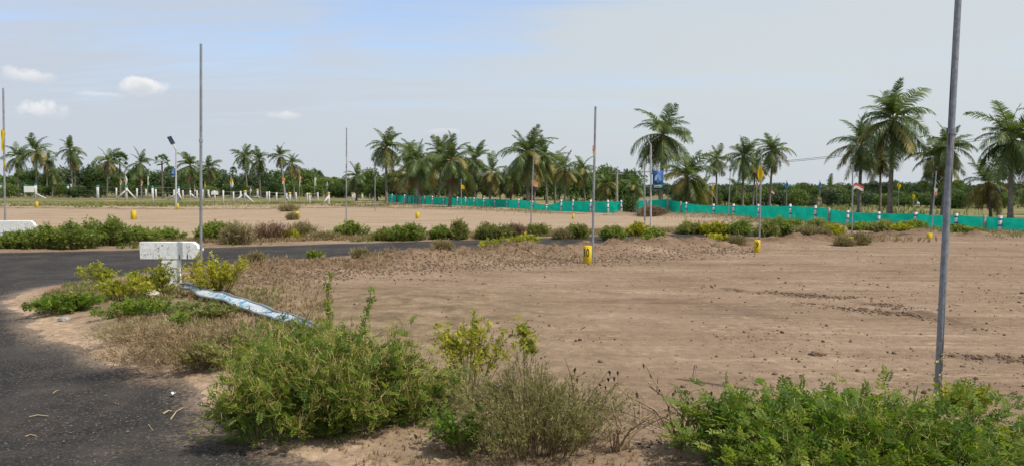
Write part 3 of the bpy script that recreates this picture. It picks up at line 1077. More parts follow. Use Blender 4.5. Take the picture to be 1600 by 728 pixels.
PALMS = [
    # label, px, crown y, radius px, distance, extras
    ('coconut palm partly behind the yellow flag at the left edge of the photo', 27, 246, 23, 150, dict(dense=.9)),
    ('taller palm of the overlapping trio just right of the left edge flag', 56, 238, 26, 146, dict(dead=.2)),
    ('short hanging coconut palm, right one of the overlapping trio at the far left', 74, 250, 19, 152, dict(lowbias=.25)),
    ('tall slim coconut palm with twin grey trunk standing alone in the far left', 109, 234, 21, 140, dict(base_px=115, dense=.9)),
    ('small crown hugging the twin trunk of the lone far left palm', 117, 248, 15, 141, dict(base_px=118, lowbias=.3, yellow=.3)),
    ('tiny young coconut palm in the scrub left of the lone twin trunk palm', 83, 272, 13, 135, dict(yellow=.4, dense=.7)),
    ('yellowish coconut palm left of the dark fan palm in the far left grove', 169, 252, 22, 140, dict(yellow=.5, lowbias=.15)),
    ('ragged coconut palm with starry open crown and brown skirt in the far left', 219, 256, 23, 138, dict(dense=.8, dead=.35)),
    ('coconut palm directly left of the tall pole behind the white T sign', 297, 259, 23, 136, dict(lowbias=.1)),
    ('coconut palm directly right of the tall pole behind the white T sign', 326, 263, 20, 140, dict(lowbias=.1)),
    ('left palm of the close pair above the broadleaf trees in the left middle', 383, 246, 20, 138, dict(base_px=387)),
    ('right palm of the close pair above the broadleaf trees in the left middle', 405, 250, 20, 142, dict(base_px=407)),
    ('slender palm with slanting trunk topping the left middle grove', 437, 244, 19, 136, dict(base_px=447, dense=.9)),
    ('bushy palm with yellow lower leaves beside the slanting trunk palm', 457, 256, 20, 130, dict(yellow=.4, lowbias=.2)),
    ('low dark palm standing right behind the thin pole in open field', 557, 276, 25, 106, dict(lowbias=.2, dense=1.1)),
    ('tall open crowned palm at the left end of the green net fence', 603, 231, 31, 90, dict(base_px=604, dead=.1)),
    ('narrow upright palm just right of the tall one at the fence end', 637, 238, 20, 94, dict(base_px=636, dense=.9)),
    ('short yellowing palm under the tall one at the fence end', 620, 281, 19, 92, dict(yellow=.8, lowbias=.25)),
    ('drooping palm behind the solar lamp in the middle of the grove', 655, 253, 35, 82, dict(lowbias=.2, yellow=.2, dead=.35)),
    ('palm half hidden behind the big drooping palm of the middle grove', 689, 243, 27, 90, dict(yellow=.2)),
    ('big dark drooping palm with skirt in front of the middle grove', 706, 252, 40, 72, dict(lowbias=.25, dead=.35, dense=1.15)),
    ('upright palm at the right of the big drooping palm', 742, 250, 27, 80, dict(lowbias=.1, dead=.2)),
    ('lower green palm with pale drooping leaf near the gap in the grove', 768, 270, 26, 78, dict(lowbias=.25, yellow=.35)),
    ('palm squeezed between the solar lamp and the big drooping palm', 676, 262, 26, 86, dict(yellow=.4, dead=.5)),
    ('palm with brown skirt filling the grove right of the big drooping palm', 728, 272, 25, 82, dict(yellow=.5, dead=.6, lowbias=.2)),
    ('low palm with ragged brown leaves just left of the very full palm', 800, 280, 22, 80, dict(yellow=.6, dead=.6, lowbias=.25)),
    ('mid height palm seen through the skirt of the very full palm', 838, 262, 28, 78, dict(yellow=.4, dead=.6, lowbias=.2)),
    ('low palm at the left of the middle solar lamp', 640, 272, 22, 86, dict(yellow=.4, dead=.5, lowbias=.2)),
    ('small pale palm low between the grove trunks behind the netting', 722, 283, 18, 84, dict(yellow=.6, lowbias=.3)),
    ('very full tall palm left of centre with a long brown skirt', 824, 240, 40, 70, dict(lowbias=.15, dead=.5, dense=1.25)),
    ('tall palm crowding the right side of the very full palm', 851, 244, 28, 73, dict(dead=.4)),
    ('dark palm with dangling leaves behind the orange flag grove', 866, 254, 24, 80, dict(lowbias=.2)),
    ('light green palm left of the flagpole above the largest yellow stone', 883, 266, 25, 66, dict(yellow=.4, lowbias=.2)),
    ('palm directly behind the flagpole above the largest yellow stone', 911, 266, 22, 68, dict(lowbias=.15, yellow=.2)),
    ('small sprawling palm in front of the round broadleaf tree', 947, 290, 20, 70, dict(yellow=.5, lowbias=.3)),
    ('little dark palm low against the round broadleaf tree on its right', 992, 292, 19, 72, dict(lowbias=.35)),
    ('tallest middle palm with huge crown and skirt behind the blue poster', 1036, 212, 53, 60, dict(base_px=1032, lowbias=.2, dead=.2, dense=1.15)),
    ('wide low palm right of the blue poster with olive leaves', 1073, 278, 45, 54, dict(yellow=.45, lowbias=.2, dense=1.15)),
    ('stubby yellow brown palm at the right foot of the wide low palm', 1098, 297, 27, 56, dict(yellow=.9, lowbias=.3, dead=.4)),
    ('thin palm with a small mop crown right of the wide low palm', 1120, 250, 23, 66, dict(base_px=1119, lowbias=.1)),
    ('palm left of the yellow flag over the stone at the bank end', 1162, 245, 33, 60, dict(base_px=1160, dead=.1)),
    ('drab palm behind the yellow flag over the stone at the bank end', 1180, 258, 23, 64, dict(base_px=1176, yellow=.4, lowbias=.25)),
    ('palm with dead leaves dangling right of the yellow flag', 1207, 236, 31, 57, dict(base_px=1202, lowbias=.1, dead=.25)),
    ('small palm low over the green net behind the blue flag', 1240, 303, 17, 80, dict(lowbias=.2, yellow=.3)),
    ('short palm with one big bent leaf standing alone over the net', 1297, 296, 19, 72, dict(lowbias=.25)),
    ('low dark palm between trunks right of the thin mop palm', 1150, 294, 17, 74, dict(lowbias=.2)),
    ('palm leaning behind the left side of the tallest right hand palm', 1346, 228, 47, 49, dict(base_px=1342, dead=.1)),
    ('tallest right hand palm with a full arching crown', 1396, 188, 62, 46, dict(base_px=1390, lowbias=.1, dead=.12, dense=1.2)),
    ('lower palm with brown skirt tucked under the tallest right hand palm', 1376, 248, 26, 50, dict(base_px=1375, lowbias=.35, yellow=.4, dead=.5)),
    ('slanting palm left of the bare grey pole on the right', 1463, 247, 40, 46, dict(base_px=1455, lowbias=.1, yellow=.3)),
    ('palm straight behind the bare grey pole on the right', 1482, 232, 40, 44, dict(base_px=1472, yellow=.35, dead=.25)),
    ('big spreading palm near the right edge of the photo', 1580, 220, 62, 41, dict(base_px=1579, dead=.1, dense=1.15)),
    ('low yellow brown palm under the big spreading one at right', 1545, 288, 40, 44, dict(yellow=.7, lowbias=.15, dead=.35)),
    ('palm cut off by the right edge of the photo', 1652, 190, 62, 41, dict()),
    ('scrawny brown palm low at the right edge behind the netting', 1612, 300, 26, 50, dict(yellow=.6, lowbias=.2)),
]


def palmyra(label, px, py, r_px, D, group=None, seed=0, open_=False):
    """fan palm: straight dark trunk with a round head of stiff fans"""
    rg = random.Random(seed + 500)
    top = AT(px, py, D)
    bz = H(top.x, D)
    t = thing('fan_palm', label, 'palm tree', (top.x, D, bz), 0, group)
    r = r_px * D / F_PX
    me, tip = trunk_mesh(top.z - bz, .15, .12, 0, 0, seed, M['bark'])
    link('trunk', me, t)
    mb = MB()
    c = Vector((0, 0, top.z - bz))
    for i in range(16 if open_ else 30):
        z = 1 - 1.55 * (i + .5) / (16 if open_ else 30)
        a = i * 2.39996
        d = Vector((math.cos(a) * math.sqrt(max(0, 1 - z * z)), math.sin(a) * math.sqrt(max(0, 1 - z * z)), z)).normalized()
        e = c + d * r * .62
        mb.tube([c, e], .02, 3, False, .3)
        side = d.cross(Vector((.2, .3, .9))).normalized()
        nrm = d.cross(side)
        tilt = rg.uniform(-.5, .5)
        s2 = (side * math.cos(tilt) + nrm * math.sin(tilt))
        V = [e]
        F = []
        k = 11
        for j in range(2 * k + 1):
            th = -1.9 + 3.8 * j / (2 * k)
            rr = r * (.46 if j % 2 == 0 else .26)
            V.append(e + (d * math.cos(th) + s2 * math.sin(th)) * rr - Vector((0, 0, 1)) * .04 * rr)
        for j in range(2 * k):
            F.append((0, j + 1, j + 2))
        mb.add(V, F, rg.uniform(.2, .8))
    mb.build('crown', M['tree'], t)
    return t


# ------------------------------------------------------------------ broadleaf trees
def crown_mesh(seed, lobes, n, squat=.8):
    """unit crown (about 1 wide each way, foot at z=0) of many small leaf sprays on uneven lobes"""
    rg = np.random.default_rng(seed)
    c = []
    for i in range(lobes):
        a, rr = rg.uniform(0, 6.28), math.sqrt(rg.uniform(0, 1)) * .62
        c.append((math.cos(a) * rr, math.sin(a) * rr, (.35 + .75 * rg.uniform(0, 1) * (1 - .55 * rr)) * squat, rg.uniform(.26, .46)))
    c = np.array(c)
    li = rg.integers(0, lobes, n)
    d = unit(rg.normal(0, 1, (n, 3)))
    rad = rg.uniform(.25, 1, n) ** .4
    rough = 1 + .35 * fbm(d[:, 0] * 3 + li * 3.1, d[:, 1] * 3 + d[:, 2] * 2, seed, 3)
    p = c[li, :3] + d * (c[li, 3] * rad * rough)[:, None] * np.array([1, 1, .85])
    p[:, 2] = np.maximum(p[:, 2], .03)
    dd = d + rg.normal(0, .7, (n, 3)) + np.array([0, 0, -.1])
    parts = []
    for q in range(3):
        s = slice(q, None, 3)
        parts.append(scatter(*CLU[q], p[s], frames(dd[s], rg), .062 * rg.uniform(.6, 1.4, len(p[s])), .35 + .3 * (li[s] % 3) / 2, rg, .16))
    v, f, tt = join(parts)
    return new_mesh('crown', v, f, {'tint': tt}, [M['tree']])


CROWNS = [crown_mesh(1, 12, 3600, .75), crown_mesh(2, 10, 3200, .95), crown_mesh(3, 15, 3800, .6), crown_mesh(4, 11, 3400, 1.15)]
BIG_CROWN = crown_mesh(9, 20, 5200, .72)
TRUNK_SHORT = None


def limb_trunk(seed):
    rg = random.Random(seed)
    mb = MB().tube([(0, 0, -.05), (.01, 0, .2), (0, .01, .42)], [.05, .036, .03], 7)
    for i in range(5):
        a = i * 1.26 + rg.uniform(-.3, .3)
        mb.tube([(0, 0, .26 + .03 * i), (math.cos(a) * .16, math.sin(a) * .16, .42 + .04 * i), (math.cos(a) * .38, math.sin(a) * .38, .62 + .05 * rg.random())], [.024, .017, .006], 5)
    return mb.mesh('trunk', [M['bark']], True)


TRUNKS = [limb_trunk(1), limb_trunk(2)]


def tree(label, px, top_py, half_px, D, group=None, leaf='tree', crown=None, seed=0, base_z=None):
    rg = random.Random(3000 + seed)
    x = (px - CX) / F_PX * D
    bz = H(x, D)
    top = AT(px, top_py, D).z - bz
    w = half_px * D / F_PX
    t = thing('broadleaf_tree', label, 'tree', (x, D, bz), rg.uniform(0, 6.28), group)
    cr = crown or rg.choice(CROWNS)
    zmax = max(v.co.z for v in list(cr.vertices)[::17])
    hfac = top / zmax
    link('trunk', rg.choice(TRUNKS), t, scale=(w, w, hfac))
    o = link('crown', cr, t, scale=(w, w, hfac))
    if leaf != 'tree':
        o.material_slots[0].link = 'OBJECT'
        o.material_slots[0].material = M[leaf]
    return t


def build_background():
    for i, (lab, px, py, r, D, kw) in enumerate(PALMS):
        palm(lab, px, py, r, D, seed=i, **kw)
    for i, a in enumerate([('dark fan palm with a ragged round head among the far left coconut palms', 187, 250, 14, 142), ('spindly fan palm with separate leaf clumps left of the solar lamp', 253, 253, 13, 137, None, 1, True),
                           ('tiny fan palm on a thin trunk far behind the left middle trees', 364, 267, 7, 185), ('round headed fan palm left of the bare grey pole', 1441, 292, 10, 92),
                           ('round headed fan palm right of the bare grey pole', 1496, 292, 11, 92), ('distant fan palm poking above the treeline by the blue flag', 1254, 292, 7, 130)]):
        if len(a) == 5:
            palmyra(*a, seed=i)
        else:
            palmyra(*a[:5], group=a[5], seed=a[6], open_=a[7])
    tree('broad round dark tree behind the netting right of the white flag pole', 964, 257, 46, 88, crown=BIG_CROWN, seed=1)
    rg = random.Random(5)
    used = set()
    TONE = {'tree': 'dark', 'tree_light': 'light green', 'far_tree': 'bluish green'}

    def where(px, marks, head):
        """say which tree this is by the nearest thing in front of it"""
        for a, nm in sorted(marks, key=lambda q: abs(q[0] - px)):
            w = 'behind' if abs(a - px) < 7 else ('left of' if px < a else 'right of')
            for w2 in (w, 'just ' + w, 'farther ' + w):
                lab = head + ' ' + w2 + ' the ' + nm
                if lab not in used:
                    used.add(lab)
                    return lab
        return head
    left_marks = [(6, 'left edge flag pole'), (48, 'white rectangular board'), (110, 'twin trunk palm'), (170, 'yellowish far palm'), (219, 'starry crowned palm'), (253, 'spindly fan palm'), (274, 'left solar lamp'),
                  (314, 'T sign pole'), (364, 'tiny fan palm'), (394, 'close palm pair'), (440, 'slanting trunk palm'), (490, 'end of the white posts'), (541, 'thin field pole'), (590, 'net fence end')]
    right_marks = [(1007, 'plain pipe pole'), (1036, 'poster lamp palm'), (1073, 'wide low palm'), (1120, 'thin mop palm'), (1163, 'palm beside the yellow flag'), (1207, 'palm with dangling leaves'), (1230, 'blue flag in the gap'),
                   (1297, 'short lone palm'), (1345, 'leaning right palm'), (1392, 'tallest right palm'), (1441, 'left round fan palm'), (1480, 'thick grey pole'), (1545, 'low yellow brown palm'), (1580, 'big spreading palm')]
    mid_marks = [(603, 'tall fence end palm'), (651, 'middle solar lamp'), (706, 'big drooping palm'), (742, 'upright grove palm'), (768, 'lower grove palm'), (824, 'very full palm'), (866, 'dangling leaf palm'), (912, 'white flag pole'), (950, 'sprawling small palm')]
    tops = [(-20, 268), (10, 274), (40, 262), (66, 268), (92, 264), (120, 262), (145, 258), (165, 262), (200, 266), (230, 270), (262, 272), (280, 262), (308, 264), (340, 262), (362, 272), (382, 276), (402, 264),
            (428, 266), (452, 270), (475, 266), (492, 268), (512, 282), (530, 278), (548, 282), (570, 276), (586, 262)]
    for i, (px, ty) in enumerate(tops):
        m = rg.choice(['tree', 'tree', 'tree_light', 'far_tree'])
        tree(where(px, left_marks, 'tall broadleaf tree in the far left treeline'), px, ty + rg.uniform(-6, 1), rg.uniform(24, 36), 165 + rg.uniform(-12, 20), 'far broadleaf trees along the left horizon', m, seed=20 + i)
    for i in range(22):
        px = -10 + i * 28 + rg.uniform(-10, 10)
        m = rg.choice(['tree_light', 'tree_light', 'tree'])
        tree(where(px, left_marks, 'low scrub tree beyond the white posts'), px, rg.uniform(281, 291), rg.uniform(13, 22), 140 + rg.uniform(-5, 6), 'low scrub trees beyond the white posts', m, seed=60 + i)
    for i in range(17):
        px = 588 + i * 24 + rg.uniform(-8, 8)
        m = rg.choice(['tree', 'tree', 'far_tree'])
        tree(where(px, mid_marks, 'broadleaf tree in the shade behind the grove'), px, rg.uniform(258, 278), rg.uniform(24, 34), 108 + rg.uniform(-6, 12), 'dark trees behind the middle palm grove', m, seed=100 + i)
    for i in range(34):
        px = 1010 + i * 19.5 + rg.uniform(-7, 7)
        m = rg.choice(['far_tree', 'far_tree', 'tree'])
        tree(where(px, right_marks, 'tree on the distant right horizon'), px, rg.uniform(281, 291) - (4 if 1390 < px < 1420 else 0), rg.uniform(17, 28), 135 + rg.uniform(-10, 25), 'far trees along the right horizon', m, seed=140 + i)
    for i in range(36):
        px = 1075 + i * 15.6 + rg.uniform(-7, 7)
        m = rg.choice(['tree_light', 'tree', 'far_tree'])
        tree(where(px, right_marks, 'low scrub beyond the net'), px, rg.uniform(290, 307), rg.uniform(19, 30), 72 + rg.uniform(-7, 9), 'nearer scrub beyond the green net', m, seed=200 + i)
    # far-off wood that closes the horizon behind everything
    v, f = [], []
    rgn = np.random.default_rng(77)
    n = 26000
    th = rgn.uniform(R(-60), R(60), n)
    rr = rgn.uniform(330, 420, n)
    hz = rgn.uniform(0, 1, n) ** .8 * (2.6 + 1.5 * fbm(th * 26, rr * .01, 5, 4))
    p = np.stack([rr * np.sin(th), rr * np.cos(th), np.maximum(.1, hz)], -1)
    pv, pf, pt = scatter(*CLU[1], p, frames(rgn.normal(0, 1, (n, 3)), rgn), 1.3, .4, rgn, .2)
    o = link('distant_woodland', new_mesh('distant_woodland', pv, pf, {'tint': pt}, [M['far_tree']]))
    o['kind'] = 'stuff'
    tag(o, 'low distant woodland closing the horizon all along the view', 'woodland')


build_background()

# ------------------------------------------------------------------ fences
def interp(px, pts):
    return float(np.interp(px, [p[0] for p in pts], [p[1] for p in pts]))


def net_material():
    m, t, b, out = mat('green_shade_net')
    tc = t.node('ShaderNodeTexCoord').outputs['Object']
    n = t.noise(tc, 2.2, 5, .6)
    st = t.noise(t.mapping(tc, scale=(1, 1, 14)), 2.0, 4, .6)
    c = t.ramp(t.math('ADD', t.math('MULTIPLY', n, .6), t.math('MULTIPLY', st, .4)), [(.3, (.003, .36, .25)), (.5, (.006, .50, .36)), (.7, (.02, .60, .45))])
    t.link(c, b.inputs['Base Color'])
    b.inputs['Roughness'].default_value = .75
    b.inputs['Specular IOR Level'].default_value = .2
    tr = t.node('ShaderNodeBsdfTranslucent')
    t.link(c, tr.inputs[0])
    mx = t.node('ShaderNodeMixShader')
    mx.inputs[0].default_value = .35
    t.link(b.outputs[0], mx.inputs[1])
    t.link(tr.outputs[0], mx.inputs[2])
    t.link(mx.outputs[0], out.inputs[0])
    return m


def build_net_fence():
    base = [(605, 317), (690, 321), (790, 325), (854, 330.5), (950, 334), (1045, 334), (1115, 338), (1146, 340), (1235, 345), (1324, 351), (1430, 355), (1494, 360), (1562, 364), (1640, 368), (1760, 375)]
    topl = [(605, 304), (690, 308.5), (790, 312), (820, 313), (854, 321), (866, 318), (877, 314), (895, 314), (971, 315), (1043, 311.5), (1072, 318), (1115, 321), (1235, 321.5), (1274, 323.5), (1324, 331),
            (1373, 333), (1430, 334), (1494, 336), (1562, 340), (1640, 342), (1760, 346)]
    posts = [607, 613, 620, 632, 643, 647, 657, 664, 676, 693, 705, 715, 728, 741, 756, 773, 792, 811, 832, 854, 877, 895, 923, 950, 971, 1011, 1043, 1064, 1072, 1115, 1146, 1185, 1235, 1274, 1295, 1324,
             1373, 1430, 1494, 1538, 1562, 1625, 1700]
    bare = {664, 705, 1011, 1043, 1064, 1295, 1538, 643}
    f = thing('net_fence', 'long bright green shade net fence on striped posts across the field', 'fence', ON(605, 317))
    o0 = f.location.copy()
    nm = net_material()
    rg = random.Random(8)
    pts = {}
    for px in posts:
        g = ON(px, interp(px, base))
        topz = AT(px, interp(px, topl), g.y).z
        pts[px] = (g, topz)
        w = .055 if px < 1000 else .05
        hgt = topz - g.z + (.06 if px in bare else .08) * (1 if px < 1250 else .8)
        lean = rg.uniform(-.03, .03)
        Mx = Matrix.Translation(g - o0) @ Matrix.Rotation(lean, 4, 'Y') @ Matrix.Rotation(rg.uniform(-.3, .3), 4, 'Z')
        mb = MB().box((-w, -w, -.2), (w, w, hgt), Mx, .008)
        p = mb.build('post', M['concrete'] if px in bare else M['white_post'], f)
        if px not in bare:
            for z in (hgt * .80, hgt * .42):
                MB().box((-w - .003, -w - .003, z - .045), (w + .003, w + .003, z + .03), Mx, .002).build('blue_band', M['blue_band'], p)
    for a, b in zip(posts[:-1], posts[1:]):
        ga, ta = pts[a]
        gb, tb = pts[b]
        n, m = 14, 6
        V, Tt = [], []
        dirn = (gb - ga).xy.normalized()
        nrm = Vector((dirn.y, -dirn.x))
        if nrm.y > 0:
            nrm = -nrm
        ln = (gb - ga).length
        ph = rg.uniform(0, 9)
        for j in range(m + 1):
            for i in range(n + 1):
                s = i / n
                px = a + (b - a) * s
                p = ga.lerp(gb, s)
                gz = H(p.x, p.y)
                sag = .045 * math.sin(math.pi * s) * min(1, ln / 3)
                tz = (AT(px, interp(px, topl), p.y).z) - sag
                z = gz - .02 + (tz - gz + .02) * j / m
                wv = .05 * math.sin(math.pi * s) + .02 * math.sin(s * 9 + ph + j) + .012 * math.sin(s * 23 + ph * 2 + j * .7)
                q = p.xy + nrm * (-.062 + wv * .6 * (1 if a not in bare else .5))
                V.append((q.x - o0.x, q.y - o0.y, z - o0.z))
        F = [(j * (n + 1) + i, j * (n + 1) + i + 1, (j + 1) * (n + 1) + i + 1, (j + 1) * (n + 1) + i) for j in range(m) for i in range(n)]
        mb = MB()
        mb.add(V, F)
        mb.build('net_panel', nm, f, True)


def post_fence(name, label, items, braces, h_px, cap, wires=(.3, .6, .9)):
    """row of whitewashed concrete posts: items are (px, top y, base y, cap colour or None)"""
    p0 = ON(items[0][0], items[0][2])
    f = thing(name, label, 'fence', p0)
    pos = []
    rg = random.Random(len(items))
    for (px, ty, by, cp) in items:
        g = ON(px, by)
        hz = AT(px, ty, g.y).z - g.z
        w = .092 * g.y / 90 * (1.15 if cp else .8)
        Mx = Matrix.Translation(g - p0) @ Matrix.Rotation(rg.uniform(-.03, .03), 4, 'Y') @ Matrix.Rotation(rg.uniform(-.3, .3), 4, 'Z')
        p = MB().box((-w, -w, -.2), (w, w, hz), Mx, .012).build('post', M['white_post'], f)
        if cp:
            MB().box((-w - .006, -w - .006, hz - .26), (w + .006, w + .006, hz + .008), Mx, .012).build('painted_cap', M[cp], p)
        pos.append((g, hz))
    for (pxa, ya, pxb, yb) in braces:
        k = min(range(len(items)), key=lambda i: abs(items[i][0] - pxa))
        Dk = pos[k][0].y - .12
        a, b = AT(pxa, ya, Dk), AT(pxb, yb, Dk)
        b.z = max(b.z, H(b.x, Dk)) - .03
        d = (b - a).normalized()
        e = .085
        side = d.cross(Vector((0, 1, 0))).normalized()
        V = []
        for q in (a, b):
            for (s1, s2) in ((-1, -1), (1, -1), (1, 1), (-1, 1)):
                V.append(q - p0 + side * e * s1 + Vector((0, 1, 0)) * e * s2)
        F = [(0, 1, 2, 3), (4, 7, 6, 5), (0, 4, 5, 1), (1, 5, 6, 2), (2, 6, 7, 3), (3, 7, 4, 0)]
        mb = MB()
        mb.add(V, F)
        mb.build('brace', M['white_post'], f)
    for k in wires:
        mb = MB()
        for (ga, ha), (gb, hb) in zip(pos[:-1], pos[1:]):
            mb.tube([ga - p0 + Vector((0, 0, ha * k)), gb - p0 + Vector((0, 0, hb * k))], .014, 3, False)
        mb.build('wire', M['concrete'], f)
    return f


def build_fences():
    build_net_fence()
    A = [(-30, 289, 309, 'teal_cap'), (2, 287.5, 310, 'teal_cap'), (40, 289, 310, 'teal_cap'), (56, 288, 311, 'teal_cap'), (78, 289.5, 305, 'teal_cap'), (106, 289, 310, 'teal_cap'), (153, 290, 313, 'teal_cap'), (198, 291, 314, 'teal_cap'),
         (239, 291, 317, 'teal_cap'), (280, 292, 315, 'teal_cap'), (316, 293.5, 315, 'teal_cap'), (349, 298, 319, None), (383, 298, 317, 'yellow_cap'), (421, 299.5, 317, None), (453, 301, 316, 'yellow_cap'),
         (484, 302, 319, 'yellow_cap'), (514, 301, 321, 'yellow_cap')]
    post_fence('post_fence', 'nearer row of white concrete posts, most with blue tops, in the left field', A,
               [(56, 303, 72, 311), (4, 292, 20, 308), (198, 297, 182, 311), (199, 297, 212, 311), (280, 300, 262, 312), (279, 302, 284, 313), (384, 305, 396, 319), (378, 305, 367, 316), (513, 308, 504, 320)], 22, True)
    B = [(8, 291, 308, None), (30, 290, 307, None), (66, 290, 306, None), (92, 291, 307, None), (112, 288, 309, None), (147, 293, 308, None), (165, 294, 309, None), (182, 294, 310, None), (228, 296, 310, None), (214, 295, 311, None), (244, 296, 311, None), (272, 297, 312, None), (286, 298, 311, None), (298, 298, 313, None), (308, 298, 312, None), (326, 297, 311, None),
         (336, 299, 315, None), (365, 300, 316, None), (376, 299, 312, None), (402, 296, 310, 'yellow_cap'), (417, 300, 316, None), (432, 301, 316, None), (448, 302, 314, None), (463, 301, 317, None), (480.5, 302, 319, None),
         (497, 301, 318, None)]
    post_fence('post_fence', 'farther row of plain thin white posts in the left field', B,
               [(147, 297, 138, 306), (299, 304, 306, 310), (325, 302, 329, 314), (402, 307, 394, 314), (403, 307, 406, 316), (448, 309, 451, 314)], 20, False)
    Cc = [(462, 298, 309, None), (486, 299, 309, None), (505, 299, 309, None), (521, 300, 309, 'yellow_cap'), (529, 301, 310, None), (538, 301, 310, None), (551, 301, 311, 'yellow_cap'), (554, 302, 312, None), (566, 302, 311, 'yellow_cap'),
          (578, 303, 312, None), (590, 304, 313, None)]
    post_fence('post_fence', 'short row of small posts between the field pole and the green net', Cc, [], 10, False, (.6,))
    # painted boards by the posts
    for lab, px, y0, y1, hw, rnd in (('white rectangular board fixed between two blue topped posts', 47.5, 291.5, 301, 8, False), ('white round topped board on a stub right of the T sign pole', 336.5, 298, 305, 5.5, True)):
        g = ON(px, 311)
        D = g.y - .25
        lo, hi = AT(px - hw, y1, D), AT(px + hw, y0, D)
        t = thing('name_board', lab, 'sign', (g.x, D, H(g.x, D)))
        z0, z1 = lo.z - t.location.z, hi.z - t.location.z
        w = (hi.x - lo.x) / 2
        if rnd:
            poly = [(-w, z0), (w, z0)] + [(w * math.cos(a), z1 - w * .7 + w * .7 * math.sin(a)) for a in np.linspace(0.1, math.pi - .1, 9)]
        else:
            poly = [(-w, z0), (w, z0), (w, z1), (-w, z1)]
        MB().prism(poly, -.03, .03, Matrix.Rotation(math.pi / 2, 4, 'X'), .01).build('board', M['white'], t)
        for s in (-.7, .7):
            MB().tube([(s * w, .06, -.1), (s * w, .06, z0 + .1)], .035, 6).build('leg', M['concrete'], t)


# ------------------------------------------------------------------ poles, flags, lamps, stones
def pole(label, base, top_pt, r, group=None, joint=True, m='pole', taper=.85, paint=False):
    t = thing('flag_pole', label, 'pole', base, 0, group)
    v = top_pt - base
    MB().tube([Vector((0, 0, -.2)), v * .33, v * .66, v], [r, r * .98, r * .93, r * taper], 10).build('pipe', M[m], t, True)
    if joint:
        k = .60
        MB().tube([v * k, v * (k + .012)], r * 1.28, 10).build('joint_collar', M[m], t)
    return t


def flag(label, a, b, w, cols, group=None, seed=0, limp=True):
    """cloth tied along a pole from a (upper) to b; hangs in folds, drifting by w metres in x"""
    rg = random.Random(seed + 90)
    n, m = 9, 14
    drop = (a.z - b.z)
    V, F, fm = [], [], []
    for j in range(m + 1):
        t = j / m
        for i in range(n + 1):
            s = i / n
            if limp:
                width = w * (.35 + .65 * math.sin(math.pi * min(1, .12 + .88 * t)) ** .7)
                x = (s - .3) * width * (.75 + .25 * math.sin(t * 7 + seed))
                y = .16 * w * math.sin(s * 8 + t * 3 + seed) * (.3 + s)
                z = -drop * t - .12 * w * s * (1 + .3 * math.sin(t * 5 + seed)) + .03 * w * math.sin(s * 14 + t * 9)
            else:
                x = s * w
                y = .14 * w * math.sin(s * 7 + t * 2 + seed)
                z = -drop * t * (1 - .25 * s) - .45 * w * s * s + .06 * w * math.sin(s * 9 + seed)
            V.append((x, y, z))
    for j in range(m):
        for i in range(n):
            F.append((j * (n + 1) + i, j * (n + 1) + i + 1, (j + 1) * (n + 1) + i + 1, (j + 1) * (n + 1) + i))
            fm.append(min(len(cols) - 1, int(j / m * len(cols))))
    me = new_mesh('flag', np.array(V), np.array(F), {'tint': [rg.uniform(.2, .9) for _ in V]}, [M['flag_' + c] for c in cols], True, fm)
    o = link('flag', me, None, a)
    tag(o, label, 'flag', group)
    return o


def numerals(text, parent, size, m, loc, rot, squeeze=1.0):
    cu = bpy.data.curves.new('numeral', 'FONT')
    cu.body = text
    cu.size = size
    cu.align_x = 'CENTER'
    cu.align_y = 'CENTER'
    cu.extrude = .0012
    cu.offset = .004
    tmp = bpy.data.objects.new('numeral_tmp', cu)
    COL.objects.link(tmp)
    bpy.context.view_layer.update()
    me = bpy.data.meshes.new_from_object(tmp.evaluated_get(bpy.context.evaluated_depsgraph_get()))
    bpy.data.objects.remove(tmp)
    me.materials.clear()
    me.materials.append(m)
    o = link('number', me, parent, loc, rot)
    o.scale = (squeeze, 1, 1)
    return o


def plot_stone(label, px, base_py, h_px, w_px, num=None, rot=.0, group='yellow plot marker stones', lean=0):
    g = ON(px, base_py)
    k = g.y / F_PX
    h, w = h_px * k, w_px * k / 2
    t = thing('plot_stone', label, 'marker stone', g, rot, group)
    w2 = w / (abs(math.cos(rot)) + abs(math.sin(rot)) * .8)
    d = w2 * .8
    MB().box((-w2, -d, -.1), (w2, d, h), Matrix.Rotation(lean, 4, 'Y'), min(.012, w * .15)).build('block', M['yellow'], t)
    if num:
        numerals(num, t, h * .62, M['black'], (0, -d - .0025, h * .60), (math.pi / 2, 0, 0), .62 if len(num) > 1 else .8)
    return t


